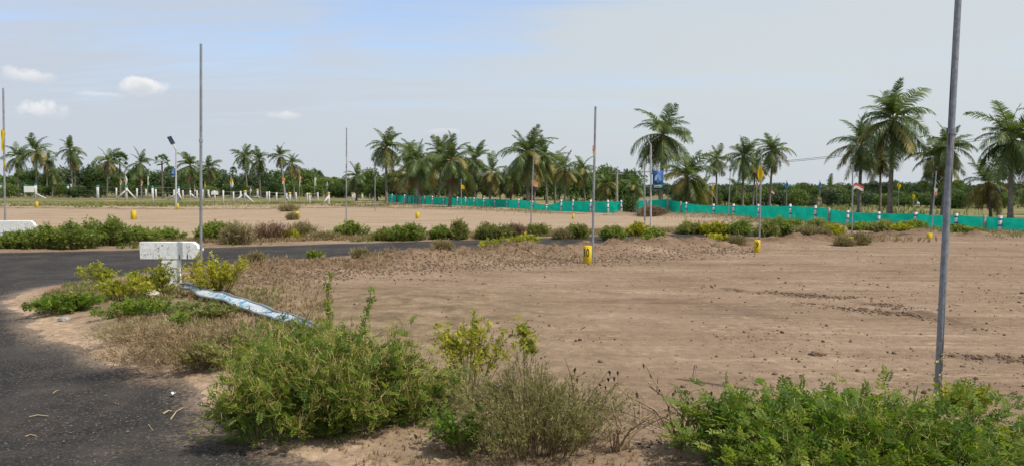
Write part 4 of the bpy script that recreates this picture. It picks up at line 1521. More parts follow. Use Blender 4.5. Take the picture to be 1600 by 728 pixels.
def solar_lamp(label, px, base_py, bend_py, head_px, head_py, poster=None, arm_w=.035, lower=None):
    g = ON(px, base_py)
    D = g.y
    t = thing('solar_street_lamp', label, 'street lamp', g)
    bend = AT(px, bend_py, D) - g
    head = AT(head_px, head_py, D - .25) - g
    r = max(.03, .0011 * D)
    MB().tube([(0, 0, -.2), bend * .5, bend], [r * 1.15, r * .95, r * .8], 10).build('post', M['lamp_pole'], t, True)
    MB().tube([bend - Vector((0, 0, .02)), bend.lerp(head, .9)], r * .8, 8).build('arm', M['lamp_pole'], t)
    d = (head - bend).normalized()
    side = d.cross(Vector((0, 1, 0))).normalized()
    nrm = Vector((0, -1, 0))
    c = bend.lerp(head, .0)
    Mx = Matrix((( d.x, side.x, nrm.x, c.x), (d.y, side.y, nrm.y, c.y), (d.z, side.z, nrm.z, c.z), (0, 0, 0, 1)))
    Mx = Mx @ Matrix.Rotation(R(38), 4, 'X')
    L = (head - bend).length
    MB().box((.05 * L, -.06 * L, -.03 * L), (.40 * L, .06 * L, .02 * L), Mx, .008).build('lamp_head', M['white'], t)
    pn = MB().box((.42 * L, -.15 * L, .025 * L), (1.0 * L - .3 * L + .3 * L, .15 * L, .055 * L), Mx, .004).build('solar_panel', M['panel'], t)
    MB().box((.41 * L, -.16 * L, .008 * L), (1.01 * L, .16 * L, .0245 * L), Mx, .004).build('panel_frame', M['lamp_pole'], pn)
    if poster:
        x0, y0, x1, y1 = poster
        a, b = AT(x0, y1, D - .06) - g, AT(x1, y0, D - .06) - g
        board = MB().box((a.x, -.075, a.z), (b.x, -.055, b.z), None, .004).build('poster_board', M['poster'], t)
        W, Hh = b.x - a.x, b.z - a.z
        # printed picture: pale arch and figure, lines of small white lettering near the foot
        y = -.0775
        for (nm, mm, poly) in (('printed_arch', 'poster_pale', [(a.x + W * (.5 + .33 * math.cos(q)), a.z + Hh * (.46 + .34 * math.sin(q))) for q in np.linspace(0, math.pi, 11)]),
                               ('printed_tower', 'poster_blue', [(a.x + W * .38, a.z + Hh * .34), (a.x + W * .62, a.z + Hh * .34), (a.x + W * .55, a.z + Hh * .6), (a.x + W * .5, a.z + Hh * .72), (a.x + W * .45, a.z + Hh * .6)])):
            mb = MB()
            cpt = (sum(p[0] for p in poly) / len(poly), sum(p[1] for p in poly) / len(poly))
            V = [(p[0], y, p[1]) for p in poly] + [(cpt[0], y, cpt[1])]
            mb.add(V, [(i, (i + 1) % len(poly), len(poly)) for i in range(len(poly))])
            mb.build(nm, M[mm], board)
            y -= .003
        mb = MB()
        mb.box((a.x + W * .02, -.0785, a.z + Hh * .03), (b.x - W * .02, -.0765, a.z + Hh * .24))
        mb.build('printed_band', M['poster_green'], board)
        mb = MB()
        rg = random.Random(3)
        for row, zz in ((0, .165), (1, .085)):
            xx = .12
            while xx < .84:
                wd = rg.uniform(.03, .075)
                mb.box((a.x + W * xx, -.0812, a.z + Hh * zz), (a.x + W * (xx + wd), -.0796, a.z + Hh * (zz + .035)))
                xx += wd + .025
        mb.build('printed_lettering', M['paper'], board)
        for zf in (.12, .88):
            MB().tube([(0, -.02, a.z + Hh * zf), ((a.x + b.x) / 2, -.045, a.z + Hh * zf)], .012, 6).build('bracket', M['lamp_pole'], t)
    return t


def build_posts():
    M['poster'] = plain('poster_print', (.03, .09, .26), .5, var=.5, scale=2.5)
    M['poster_pale'] = plain('poster_pale', (.22, .38, .62), .5, var=.3, scale=4)
    M['poster_blue'] = plain('poster_mid_blue', (.06, .16, .36), .5, var=.4, scale=6)
    M['poster_green'] = plain('poster_green', (.02, .10, .06), .5, var=.3)
    # bare pipes
    b = ON(1462.5, 652)
    pole('thick grey pipe pole leaning slightly, rising out of the right foreground bush', b, AT(1497, 0, b.y).lerp(AT(1502, -90, b.y), 1.0), .0255, m='pole_stained')
    b = ON(314, 456)
    pole('tall slim pipe pole standing at the right end of the white T sign', b, AT(314, 69, b.y), .0235)
    b = ON(541, 358)
    pole('thin pipe pole behind the green weed clump left of centre', b, AT(541.5, 200, b.y), .027)
    b = ON(925.5, 411)
    pole('flag pole with a dirty white flag beside the nearest numbered stone', b, AT(930.5, 167, b.y), .029)
    b = ON(8, 347)
    pole('pipe pole at the left edge with the yellow flag bundle', b, AT(5, 138, b.y), .052)
    b = ON(1186, 394)
    pole('flag pole with a hanging yellow flag in front of the thicket', b, AT(1190, 233, b.y), .024)
    b = ON(1331, 381)
    pole('thin flag pole by the blank yellow stone in front of the net', b, AT(1332.5, 258, b.y), .022)
    b = ON(829, 359)
    pole('thin flag pole carrying the orange flag in the middle field', b, AT(834, 243, b.y), .03)
    b = ON(1007.5, 352)
    pole('plain pipe pole just left of the poster lamp', b, AT(1007, 255, b.y), .042)
    b = ON(447, 328)
    pole('leaning flag pole with orange and white flag in the left field', b, AT(441, 262, b.y), .055)
    b = ON(1454, 373)
    pole('thin flag pole left of the thick grey pole', b, AT(1463, 268, b.y), .022)
    b = ON(586, 331)
    pole('short thin pipe pole left of the green net end', b, AT(586, 276, b.y), .035)
    b = ON(721, 329)
    pole('thin pole with a small yellow flag in front of the net', b, AT(720.5, 280, b.y), .035)
    b = ON(1138, 341)
    pole('thin pole standing at the net left of the yellow flag', b, AT(1141, 270, b.y), .028)
    # flags on those poles
    def on_pole(px, y0, y1, D, *a, **k):
        p, q = AT(px, y0, D - .05), AT(px, y1, D - .05)
        return p, q
    D = ON(8, 347).y
    flag('yellow flag bunched in a long roll around the pole at the left edge', AT(3, 203, D - .1), AT(3, 236, D - .1), .28, ['yellow'], seed=1)
    flag('small yellow scrap of cloth lower on the left edge pole', AT(6, 252, D - .1), AT(6, 262, D - .1), .18, ['yellow'], seed=2)
    D = ON(925.5, 411).y
    flag('dirty white flag wound around the pole by the largest yellow stone', AT(927, 228, D - .04), AT(926, 244, D - .04), .11, ['pink', 'white'], seed=3)
    D = ON(1186, 394).y
    flag('yellow flag hanging on the pole in front of the thicket', AT(1187, 260, D - .04), AT(1187, 284, D - .04), .18, ['yellow'], seed=4)
    D = ON(1331, 381).y
    flag('red and white flag streaming down from the pole in front of the net', AT(1334, 286, D - .04), AT(1334, 296, D - .04), .32, ['red', 'white'], seed=5, limp=False)
    D = ON(829, 359).y
    flag('faded orange flag drooping from the middle field pole', AT(831, 282, D - .05), AT(831, 292, D - .05), .26, ['orange', 'pink'], seed=6, limp=False)
    D = ON(447, 328).y
    flag('orange and white flag on the leaning pole in the left field', AT(442, 278, D - .1), AT(442, 288, D - .1), .35, ['orange', 'white'], seed=7)
    D = ON(1454, 373).y
    flag('pinkish white flag hanging left of the thick grey pole', AT(1461, 294, D - .04), AT(1460, 306, D - .04), .16, ['white', 'pink'], seed=8)
    D = ON(541, 358).y
    flag('scrap of white cloth tied high on the thin field pole', AT(541, 246, D - .04), AT(541, 256, D - .04), .1, ['white'], seed=9)
    D = ON(721, 329).y
    flag('little yellow green flag in front of the net and grove', AT(720.5, 289, D - .05), AT(720.5, 296, D - .05), .26, ['yellow'], seed=10, limp=False)
    # distant flags, each on its own thin pole
    for i, (px, y0, y1, wpx, by, D, cols, limp, what) in enumerate([
            (1113, 290, 298, 6, 322, 58, ['yellow'], True, 'yellow flag right of the wide low palm'), (1182, 286, 294, 5, 322, 60, ['pink'], True, 'small red flag left of the big yellow flag'),
            (1202, 296, 302, 8, 322, 58, ['red', 'white'], False, 'red and white flag low beside a palm trunk'), (1229, 285, 296, 7, 322, 62, ['blue'], True, 'blue flag above the treeline right of the yellow flag'),
            (1281, 285, 296, 6, 324, 62, ['blue'], True, 'blue flag just left of the short lone palm'), (1404, 287, 296, 7, 331, 50, ['yellow'], True, 'larger yellow flag right of the tallest right hand palm'),
            (1427, 304, 311, 6, 331, 52, ['yellow'], True, 'smaller yellow flag just above the net'), (1559, 288, 301, 8, 336, 46, ['blue'], True, 'bright blue flag near the right edge'),
            (1278, 308, 312, 5, 322, 70, ['orange'], False, 'tiny orange flag low over the net'), (1433, 315, 319, 4, 331, 60, ['white'], False, 'tiny white flag low over the net'),
            (196, 275, 290, 4, 314, 105, ['white'], True, 'long white flag hanging above a blue topped post'), (188, 282, 290, 4, 309, 112, ['orange', 'white'], True, 'short pale orange flag beside the long white one'),
            (221, 283, 291, 4, 309, 108, ['orange', 'white'], True, 'orange white flag under the starry palm'), (231, 276, 290, 4, 309, 108, ['white'], True, 'white flag right of the starry palm trunk'),
            (304, 292, 300, 3, 311, 105, ['orange', 'white'], True, 'small flag just left of the T sign pole'), (320, 287, 294, 3, 311, 105, ['yellow'], True, 'small yellowish flag just right of the T sign pole'),
            (361, 278, 298, 5, 312, 105, ['yellow', 'white', 'navy'], True, 'long yellow white and navy flag over the posts'), (391, 295, 303, 3, 310, 115, ['white'], True, 'tiny white flag between the left posts'),
            (468, 275, 292, 4, 311, 105, ['pink', 'white'], True, 'greyish flag right of the bushy palm'), (492, 278, 291, 5, 311, 105, ['white'], True, 'white flag before the green trees left of the field pole'),
            (511, 285, 291, 3, 311, 108, ['white'], True, 'small white flag near the end of the posts')]):
        bx = (px - CX) / F_PX * D
        base = Vector((bx, D, H(bx, D)))
        pole('thin distant pole carrying the ' + what, base, AT(px, y0 - 3, D), .0004 * D, 'thin distant flag poles', joint=False)
        flag(what, AT(px, y0, D - .05), AT(px, y1, D - .05), wpx * D / F_PX, cols, 'distant flags', 20 + i, limp)
    # plot stones
    plot_stone('largest yellow plot stone, black two digit number, at the foot of a flag pole', 918, 414, 28, 14, '10', R(-34))
    plot_stone('yellow plot stone with one black numeral where the soil bank ends', 1183, 396, 19.5, 11, '9', R(-20))
    plot_stone('yellow plot stone half buried in dry weeds in front of the net', 1328, 385, 13.5, 10.5, None, R(-15))
    plot_stone('small pale yellow stone by the bank left of the thick pole', 1451.5, 374, 8.5, 8, None, R(-10), lean=.12)
    plot_stone('yellow plot stone alone in the left field beyond the weeds', 209, 344.5, 14, 8, None, R(-20))
    plot_stone('yellow plot stone with a dry tuft against it', 464, 344.5, 13, 7, None, R(-20))
    plot_stone('yellow plot stone in the middle field below the small solar lamp', 652.5, 343, 9.5, 6, None, R(-15))
    plot_stone('little yellow stone in the middle field just left of the white flag pole', 895.5, 343.5, 8, 4, None, R(-15))
    plot_stone('yellow stone on the field edge at the far left', 57.5, 326, 9.5, 4.5, None, R(-15))
    plot_stone('slim yellow stone beside the foot of the left solar lamp', 278, 329.5, 9.5, 3.6, None, R(-15))
    plot_stone('slim yellow stone at the foot of the leaning flag pole', 447.5, 328.5, 7.5, 2.6, None, R(-15))
    # lamps
    solar_lamp('solar street lamp with tilted panel in the left field', 275, 328, 234, 264, 214, (267.5, 265, 273, 278))
    solar_lamp('solar street lamp in front of the middle palm grove with small blue poster', 651, 319, 266, 647, 259, (652.2, 286, 656.2, 297))
    solar_lamp('solar street lamp carrying a large blue poster in the middle', 1017, 358, 226, 1009, 214, (1019.5, 267, 1036.5, 296))
    # overhead line
    a0 = AT(964, 268, 84)
    t = thing('utility_pole', 'grey concrete utility pole against the round broadleaf tree', 'utility pole', (a0.x, 84, H(a0.x, 84)))
    hh = a0.z - t.location.z
    MB().tube([(0, 0, -.3), (0, 0, hh)], [.17, .11], 8).build('post', M['concrete'], t)
    MB().box((-.7, -.05, hh - .35), (.7, .05, hh - .25)).build('cross_arm', M['concrete'], t)
    b0 = Vector((40.0, 52.0, 6.4))
    t2 = thing('utility_pole', 'grey concrete utility pole out at the right end of the overhead line', 'utility pole', (b0.x, b0.y, H(b0.x, b0.y)))
    MB().tube([(0, 0, -.3), (0, 0, b0.z)], [.17, .11], 8).build('post', M['concrete'], t2)
    MB().box((-.7, -.05, b0.z - .35), (.7, .05, b0.z - .25)).build('cross_arm', M['concrete'], t2)
    for k, off in enumerate((-.6, .6)):
        pa, pb = a0 + Vector((off, 0, -.22)), Vector((b0.x + off, b0.y, H(b0.x, b0.y) + b0.z - .22))
        pts = [pa.lerp(pb, i / 20) - Vector((0, 0, .55 * 4 * (i / 20) * (1 - i / 20))) for i in range(21)]
        o = MB().tube(pts, .018, 4, False).build('overhead_wire', M['cable'])
        tag(o, ('left' if off < 0 else 'right') + ' strand of the thin black overhead line crossing the sky between palms', 'wire', 'overhead wires')


def t_sign(label, px0, px1, top_py, board_px, base_py, stem_l, stem_r, point=True, D=None, rotz=0.0):
    g = ON((stem_l + stem_r) / 2, base_py) if D is None else Vector(((stem_l + stem_r) / 2 - CX, 0, 0))
    D = g.y
    t = thing('concrete_signpost', label, 'sign', g, rotz)
    X = lambda px: AT(px, top_py, D).x - g.x
    zt = AT((px0 + px1) / 2, top_py, D).z - g.z
    zb = AT((px0 + px1) / 2, top_py + board_px, D).z - g.z
    hb = zt - zb
    x0, x1 = X(px0), X(px1)
    c = .30 * hb
    poly = [(x0, zb), (x1 - c * 1.1, zb), (x1 - c * .35, zb + c * .75), (x1 - c * .3, zb + hb * .36), (x1 + hb * .12, zb + hb * .44), (x1 + hb * .14, zb + hb * .60), (x1 - c * .25, zb + hb * .66), (x1 - c * .3, zt - c * .7), (x1 - c * 1.2, zt), (x0, zt)]
    Rx = Matrix.Rotation(math.pi / 2, 4, 'X')
    MB().prism(poly, -.055, .055, Rx, .008).build('board', M['white'], t)
    xl, xr = X(stem_l), X(stem_r)
    MB().prism([(xl, -.2), (xr, -.2), (xr, zb - .002), (xl, zb - .002)], -.047, .047, Rx, .008).build('stem', M['white'], t)
    # mortar runs and chips
    mb = MB()
    rg = random.Random(4)
    for i in range(60):
        x, z = rg.uniform(x0 + .02, x1 - .1), rg.uniform(zb + .02, zt - .02)
        r = rg.uniform(.002, .007)
        mb.tube([(x, -.056, z), (x + rg.uniform(-.01, .01), -.0585, z + rg.uniform(-.02, .02))], r, 5)
    ch = mb.build('mortar_chips', M['concrete'], t)
    ch['kind'] = 'stuff'
    for (fx, L) in ((.665, .09), (.80, .11)):
        x = x0 + (x1 - x0) * fx
        MB().tube([(x, -.0555, zb + .01), (x + .004, -.058, zb + L * .6), (x - .002, -.0555, zb + L)], [.009, .007, .002], 5).build('drip_stain', M['black'], t)
    return t


def banner_material():
    m, t, b, _ = mat('printed_banner')
    tc = t.node('ShaderNodeTexCoord').outputs['Object']
    n = t.noise(t.mapping(tc, scale=(1.3, 1.7, 1)), 3.4, 1.5, .5, 1.6)
    c = t.ramp(n, [(.30, (.10, .15, .22)), (.40, (.14, .32, .42)), (.47, (.46, .50, .53)), (.57, (.56, .54, .54)), (.63, (.16, .40, .46)), (.74, (.10, .14, .20))])
    n2 = t.noise(tc, 11, 6, .7)
    c = t.mix(t.smooth(n2, .62, .70), c, (.40, .30, .24))
    t.link(c, b.inputs['Base Color'])
    b.inputs['Roughness'].default_value = .45
    bump(t, b, n2, .3, .01)
    return m


def build_near_things():
    t_sign('white concrete T shaped signpost with notched right end beside the road', 220, 313, 377.5, 27, 452, 253, 281)
    t_sign('white concrete signpost mostly hidden by weeds at the left photo edge', -45, 56, 345, 19, 384, -2, 26)
    # fallen hoarding: a bent printed sheet on a thin metal frame, lying from the T sign towards the field
    A, B = ON(283, 464), ON(496, 527)
    A.z += .12
    B.z += .03
    t = thing('fallen_signboard', 'fallen blue and white printed board in a bent metal frame lying on the dry grass', 'signboard', (0, 0, 0))
    ax = (B - A)
    L = ax.length
    ax = ax.normalized()
    sd = Vector((ax.y, -ax.x, 0)).normalized()
    if sd.y > 0:
        sd = -sd                      # towards the camera
    mid = A.lerp(B, .45)
    t.location = mid
    n, m = 40, 8

    def P(s, w):
        width = .17 * min(1.0, (s * 4.5) ** .8, ((1 - s) * 2.2 + .35))
        p = A.lerp(B, s) + Vector((0, 0, .02 * math.sin(math.pi * min(1, s * 1.25)) + .012 * math.sin(s * 17)))
        q = p + sd * (w - .5) * width
        q.z += -(w - .5) * .05 + .012 * math.sin(s * 23 + w * 5) + .008 * math.sin(s * 41 + w * 2)
        q.z = max(q.z, H(q.x, q.y) + .025)
        return q - mid
    V = [P(.03 + .94 * i / n, .06 + .88 * j / m) for j in range(m + 1) for i in range(n + 1)]
    F = [(j * (n + 1) + i, j * (n + 1) + i + 1, (j + 1) * (n + 1) + i + 1, (j + 1) * (n + 1) + i) for j in range(m) for i in range(n)]
    mb = MB()
    mb.add(V, F)
    mb.build('printed_sheet', banner_material(), t, True)
    for w in (0, 1):
        MB().tube([P(i / 24, w) for i in range(25)], .017, 6).build('frame_rail', M['pole'], t)
    for s in (.02, .26, .5, .74, .98):
        MB().tube([P(s, j / 4) - Vector((0, 0, .02)) for j in range(5)], .014, 6).build('cross_bar', M['pole'], t)


build_fences()
build_posts()
build_near_things()

# ------------------------------------------------------------------ foreground plants
def mid(px, py):
    return ON(px, py)


def build_foreground():
    # big green bush, three clumps grown into one plant mass
    c = Vector(G(511, 670))
    c.z = H(c.x, c.y)
    shrub('green_bush', 'big round green bush with straw coloured pods by the tarmac edge', 'bush', c, M['bush'], M['green_stem'], podmat=M['pods'],
          seed=1, rx=.77, ry=.56, h=.55, n_stems=380, per=23, pats=PIN, size=.062, t0=.1, tint=.46, lump=.5, rad=.004, up=.25, wild=.9, flat=.88, base=.72, pods=22000, pod_size=.05, top_tint=.6, shoots=70, shoot_h=.20)
    for i, (px, py, zt, lab) in enumerate([(521, 640, 425, 'tall leafy shoot standing out of the big green bush, left one'), (566, 640, 452, 'tall leafy shoot standing out of the big green bush, right one')]):
        b = ON(px, py - 30)
        tp = AT(px - (8 if i == 0 else -10), zt, b.y)
        rg = np.random.default_rng(50 + i)
        t = thing('weed_shoot', lab, 'plant', b)
        v = tp - b
        pts = [v * s + Vector((.02 * math.sin(s * 7 + i), 0, 0)) for s in np.linspace(0, 1, 9)]
        MB().tube(pts, [.007 * (1 - .7 * s) for s in np.linspace(0, 1, 9)], 5).build('stem', M['green_stem'], t)
        n = 52
        s = rg.uniform(.35, 1, n)
        p = np.array([list(v * q + Vector((.02 * math.sin(q * 7 + i), 0, 0))) for q in s]) + rg.normal(0, 1, (n, 3)) * (.012 + .03 * (1 - s))[:, None]
        d = rg.normal(0, .9, (n, 3)) + np.array([0, 0, .5])
        fv, ff, ft = scatter(*CLU[1], p, frames(d, rg), .042 * rg.uniform(.6, 1.3, n), .5, rg)
        link('foliage', new_mesh('foliage', fv, ff, {'tint': ft}, [M['roadside']]), t)
    b = ON(470, 668)
    t = thing('broad_leaf_weed', 'few large pale green leaves poking out of the front of the big green bush', 'weed', b)
    tp = AT(466, 575, b.y - .02) - b
    MB().tube([Vector((0, 0, 0)), tp * .5 + Vector((.02, 0, .03)), tp], [.006, .005, .003], 5).build('stem', M['green_stem'], t)
    for i, (dx, dz, ln) in enumerate(((-.9, .1, .12), (.9, .35, .13), (.35, -.8, .10), (-.3, .7, .07))):
        V, F = pattern([leaf_quad(tuple(tp), (dx, -.45, dz), ln, ln * .42, .3)])
        link('leaf', new_mesh('leaf', V, F, {'tint': np.full(len(V), .45)}, [M['yellow_green']]), t)
    # low sprawling sprays at the left of the bush, over the fallen board
    shrub('green_bush', 'low green weed spreading over the lower end of the fallen board', 'weed', ON(440, 556), M['bush'], M['green_stem'],
          seed=2, rx=.55, ry=.42, h=.22, n_stems=70, per=16, pats=PIN, size=.075, tint=.42, rad=.004, flat=.6, top_tint=.5)
    # right foreground bush
    c = G(1330, 750)
    c.z = H(c.x, c.y)
    shrub('green_bush', 'wide green bush with feathery leaves filling the lower right corner', 'bush', c, M['bush'], M['green_stem'], podmat=M['pods'],
          seed=3, rx=.98, ry=.60, h=.37, n_stems=340, per=23, pats=PIN, size=.085, t0=.15, tint=.46, lump=.45, rad=.004, up=.3, wild=.7, flat=.85, base=.7, pods=9000, pod_size=.045, top_tint=.5, shoots=46, shoot_h=.15)
    shrub('green_weed', 'small yellowish leafy weed right of the foot of the thick grey pole', 'weed', ON(1505, 690), M['yellow_green'], M['green_stem'],
          seed=4, rx=.16, ry=.12, h=.36, n_stems=14, per=16, pats=CLU, size=.045, tint=.35, rad=.004, t0=.35, flat=.4)
    # olive thin bush
    c = G(835, 712)
    c.z = H(c.x, c.y)
    shrub('olive_bush', 'airy olive brown bush with thin twigs in the bottom middle', 'bush', c, M['olive'], M['stem'],
          seed=5, rx=.58, ry=.5, h=.48, n_stems=200, per=30, pats=NEE, size=.036, t0=.15, tint=.6, lump=.5, rad=.0032, up=.4, wild=1.0, base=.5, flat=.8, top_tint=.6, bias=.7)
    shrub('olive_bush', 'short sparse olive weed at the bottom edge left of the airy bush', 'weed', ON(722, 722), M['bush'], M['stem'],
          seed=6, rx=.24, ry=.2, h=.28, n_stems=34, per=12, pats=CLU, size=.035, tint=.4, rad=.003, up=.4)
    # leafy yellow tipped weeds
    shrub('yellow_flowering_weed', 'tall loose weed with yellow green tips between the two bigger bushes', 'weed', ON(735, 640), M['yellow_green'], M['stem'],
          seed=7, rx=.30, ry=.24, h=.60, n_stems=30, per=20, pats=CLU, size=.034, t0=.4, tint=.42, lump=.3, rad=.004, up=.4, base=.25, flat=.45, top_tint=.4)
    shrub('yellow_flowering_weed', 'single leafy yellow green stalk rising from the airy olive bush', 'weed', ON(822, 690), M['yellow_green'], M['stem'],
          seed=8, rx=.05, ry=.05, h=.70, n_stems=4, per=24, pats=CLU, size=.04, t0=.75, tint=.3, rad=.004, flat=.2, lump=.1)
    shrub('yellow_flowering_weed', 'dense yellow green weed around the foot of the T sign pole', 'weed', ON(336, 470), M['yellow_green'], M['green_stem'],
          seed=9, rx=.46, ry=.30, h=.64, n_stems=66, per=17, pats=CLU, size=.038, t0=.3, tint=.55, lump=.4, rad=.006, up=.4, base=.3, flat=.6, top_tint=.5)
    shrub('yellow_flowering_weed', 'weed in front of the left half of the T sign', 'weed', ON(245, 466), M['yellow_green'], M['green_stem'],
          seed=10, rx=.52, ry=.28, h=.44, n_stems=46, per=14, pats=CLU, size=.042, t0=.3, tint=.34, lump=.4, rad=.006, up=.4, base=.3, flat=.6, top_tint=.5)
    shrub('yellow_flowering_weed', 'yellowish low weed left of the T sign in the verge', 'weed', ON(192, 474), M['yellow_green'], M['green_stem'],
          seed=11, rx=.52, ry=.4, h=.28, n_stems=30, per=15, pats=CLU, size=.05, tint=.42, lump=.4, rad=.005, flat=.6, top_tint=.5)
    shrub('yellow_flowering_weed', 'sparse pale weed at the tarmac edge left of the T sign', 'weed', ON(150, 446), M['yellow_green'], M['stem'],
          seed=12, rx=.36, ry=.28, h=.30, n_stems=20, per=14, pats=CLU, size=.055, tint=.34, lump=.4, rad=.005, flat=.6)
    shrub('green_weed', 'round low bright green weed on the sandy tip of the verge', 'weed', ON(100, 492), M['bush'], M['green_stem'],
          seed=13, rx=.46, ry=.40, h=.20, n_stems=64, per=16, pats=CLU, size=.05, tint=.55, lump=.4, rad=.004, flat=.7, top_tint=.4)
    shrub('green_weed', 'low green creeper in the verge below the T sign', 'weed', ON(222, 500), M['bush'], M['green_stem'],
          seed=14, rx=.55, ry=.5, h=.16, n_stems=50, per=14, pats=CLU, size=.045, tint=.58, lump=.5, rad=.004, flat=.7, top_tint=.4)
    shrub('green_weed', 'green weed under the upper end of the fallen board', 'weed', ON(318, 505), M['dull_green'], M['stem'],
          seed=15, rx=.5, ry=.3, h=.18, n_stems=60, per=12, pats=CLU, size=.045, tint=.5, lump=.5, rad=.004, flat=.7, top_tint=.4)
    shrub('dry_weed', 'large tangle of tan dry stalks in the middle of the verge', 'weed', ON(300, 572), M['dry_grass'], M['dead_stem'],
          seed=16, rx=.80, ry=.62, h=.32, n_stems=260, per=14, pats=NEE, size=.05, tint=.5, lump=.5, rad=.0026, up=.3, wild=.9, base=.5, flat=.6, top_tint=.6)
    shrub('dry_weed', 'pinkish tan dry weed left of the tangle of dry stalks', 'weed', ON(225, 538), M['tan_shrub'], M['dead_stem'],
          seed=17, rx=.55, ry=.45, h=.16, n_stems=120, per=12, pats=NEE, size=.045, tint=.55, lump=.5, rad=.0026, up=.3, wild=.9, base=.5, flat=.6, top_tint=.6)
    shrub('dry_weed', 'mixed olive and tan weeds between the dry tangle and the green bush', 'weed', ON(352, 575), M['dull_green'], M['dead_stem'],
          seed=18, rx=.42, ry=.42, h=.24, n_stems=110, per=12, pats=[NEE[0], CLU[1]], size=.045, tint=.55, lump=.5, rad=.003, up=.3, base=.5, flat=.6, top_tint=.6)
    # dead leafless stalks
    for i, (px, py, hh, spread, lab) in enumerate([(905, 690, .62, .26, 'dead upright brown stalk with a few black leaves beside the airy olive bush'),
                                                   (1062, 706, .60, .42, 'dead forked stick with hanging black leaves left of the right corner bush'),
                                                   (965, 712, .30, .40, 'low broken dry sticks on the soil beside the dead stalks')]):
        g = ON(px, py)
        t = thing('dead_stalk', lab, 'dead plant', g)
        rg = random.Random(30 + i)
        mb = MB()
        tips = []
        for k in range(7 if i != 1 else 9):
            a = rg.uniform(0, 6.28)
            s = spread * rg.uniform(.3, 1)
            tp = Vector((math.cos(a) * s - (.12 if i == 1 else 0), math.sin(a) * s * .6, hh * rg.uniform(.4, 1.0)))
            md = Vector((tp.x * .35, tp.y * .4, tp.z * .55))
            w1 = md.lerp(tp, .5) + Vector((rg.uniform(-.03, .03), 0, rg.uniform(-.02, .02)))
            mb.tube([(rg.uniform(-.03, .03), 0, -.02), md, w1, tp], [.0085, .0065, .0045, .0022], 5)
            tips += [md, w1, tp]
            for q in range(3):
                o = md.lerp(tp, rg.uniform(.1, .9))
                e = o + Vector((rg.uniform(-.1, .1), rg.uniform(-.06, .06), rg.uniform(-.02, .12)))
                mb.tube([o, o.lerp(e, .5) + Vector((0, 0, .01)), e], [.003, .0025, .0012], 4)
                tips.append(e)
        mb.build('branches', M['dead_stem'], t)
        lv = []
        for p in tips:
            for q in range(2 if i < 2 else 0):
                if rg.random() < .55:
                    lv.append(leaf_quad(tuple(p), (rg.uniform(-.5, .5), rg.uniform(-.5, .5), -1), rg.uniform(.02, .05), .018, .3))
        if lv:
            V, F = pattern(lv)
            link('withered_leaves', new_mesh('withered_leaves', V, F, {'tint': np.full(len(V), .4)}, [M['black_leaf']]), t)
    for (lab, pts) in (('long dead branch lying from the airy olive bush towards the corner bush', [(925, 640, .03), (985, 668, .06), (1030, 684, .04), (1075, 700, .02)]),
                       ('dead forked branch propped over the soil at the left end of the corner bush', [(1015, 640, .16), (1040, 655, .13), (1068, 672, .07), (1096, 700, .01)]),
                       ('pale broken stick standing upright among the dead stalks', [(1000, 675, 0), (1001, 668, .07), (999, 666, .15)])):
        P3 = [ON(a, b, dz) for a, b, dz in pts]
        mb = MB().tube(P3, [.008 - .0018 * i for i in range(len(P3))], 6)
        rg = random.Random(len(lab))
        for q in range(5 if len(P3) > 3 else 0):
            o = P3[q % 3].lerp(P3[q % 3 + 1], rg.random())
            e = o + Vector((rg.uniform(-.12, .14), rg.uniform(-.08, .08), rg.uniform(.03, .16)))
            mb.tube([o, o.lerp(e, .6) + Vector((0, 0, .012)), e], [.0045, .003, .0015], 5)
        o = mb.build('dead_branch', M['dead_stem'])
        tag(o, lab, 'branch')
    # dead vine bits on the thick pole
    g = ON(1462.5, 652)
    rg = random.Random(77)
    t = thing('dried_vine', 'dried pale vine clinging to the lower part of the thick grey pole', 'vine', g)
    mb = MB()
    top = AT(1470, 535, g.y) - g
    pts = []
    for k in range(22):
        s = .18 + .82 * k / 21
        a = k * 1.1
        pts.append(top * s + Vector((math.cos(a) * .029, math.sin(a) * .029, 0)))
    mb.tube(pts, .0022, 4)
    mb.build('vine_stem', M['straw'], t)
    lv = [leaf_quad(tuple(rg.choice(pts)), (rg.uniform(-1, 1), -.8, rg.uniform(-1, .2)), rg.uniform(.03, .06), .016, .3) for _ in range(26)]
    V, F = pattern(lv)
    link('dried_leaves', new_mesh('dried_leaves', V, F, {'tint': np.full(len(V), .6)}, [M['pods']]), t)


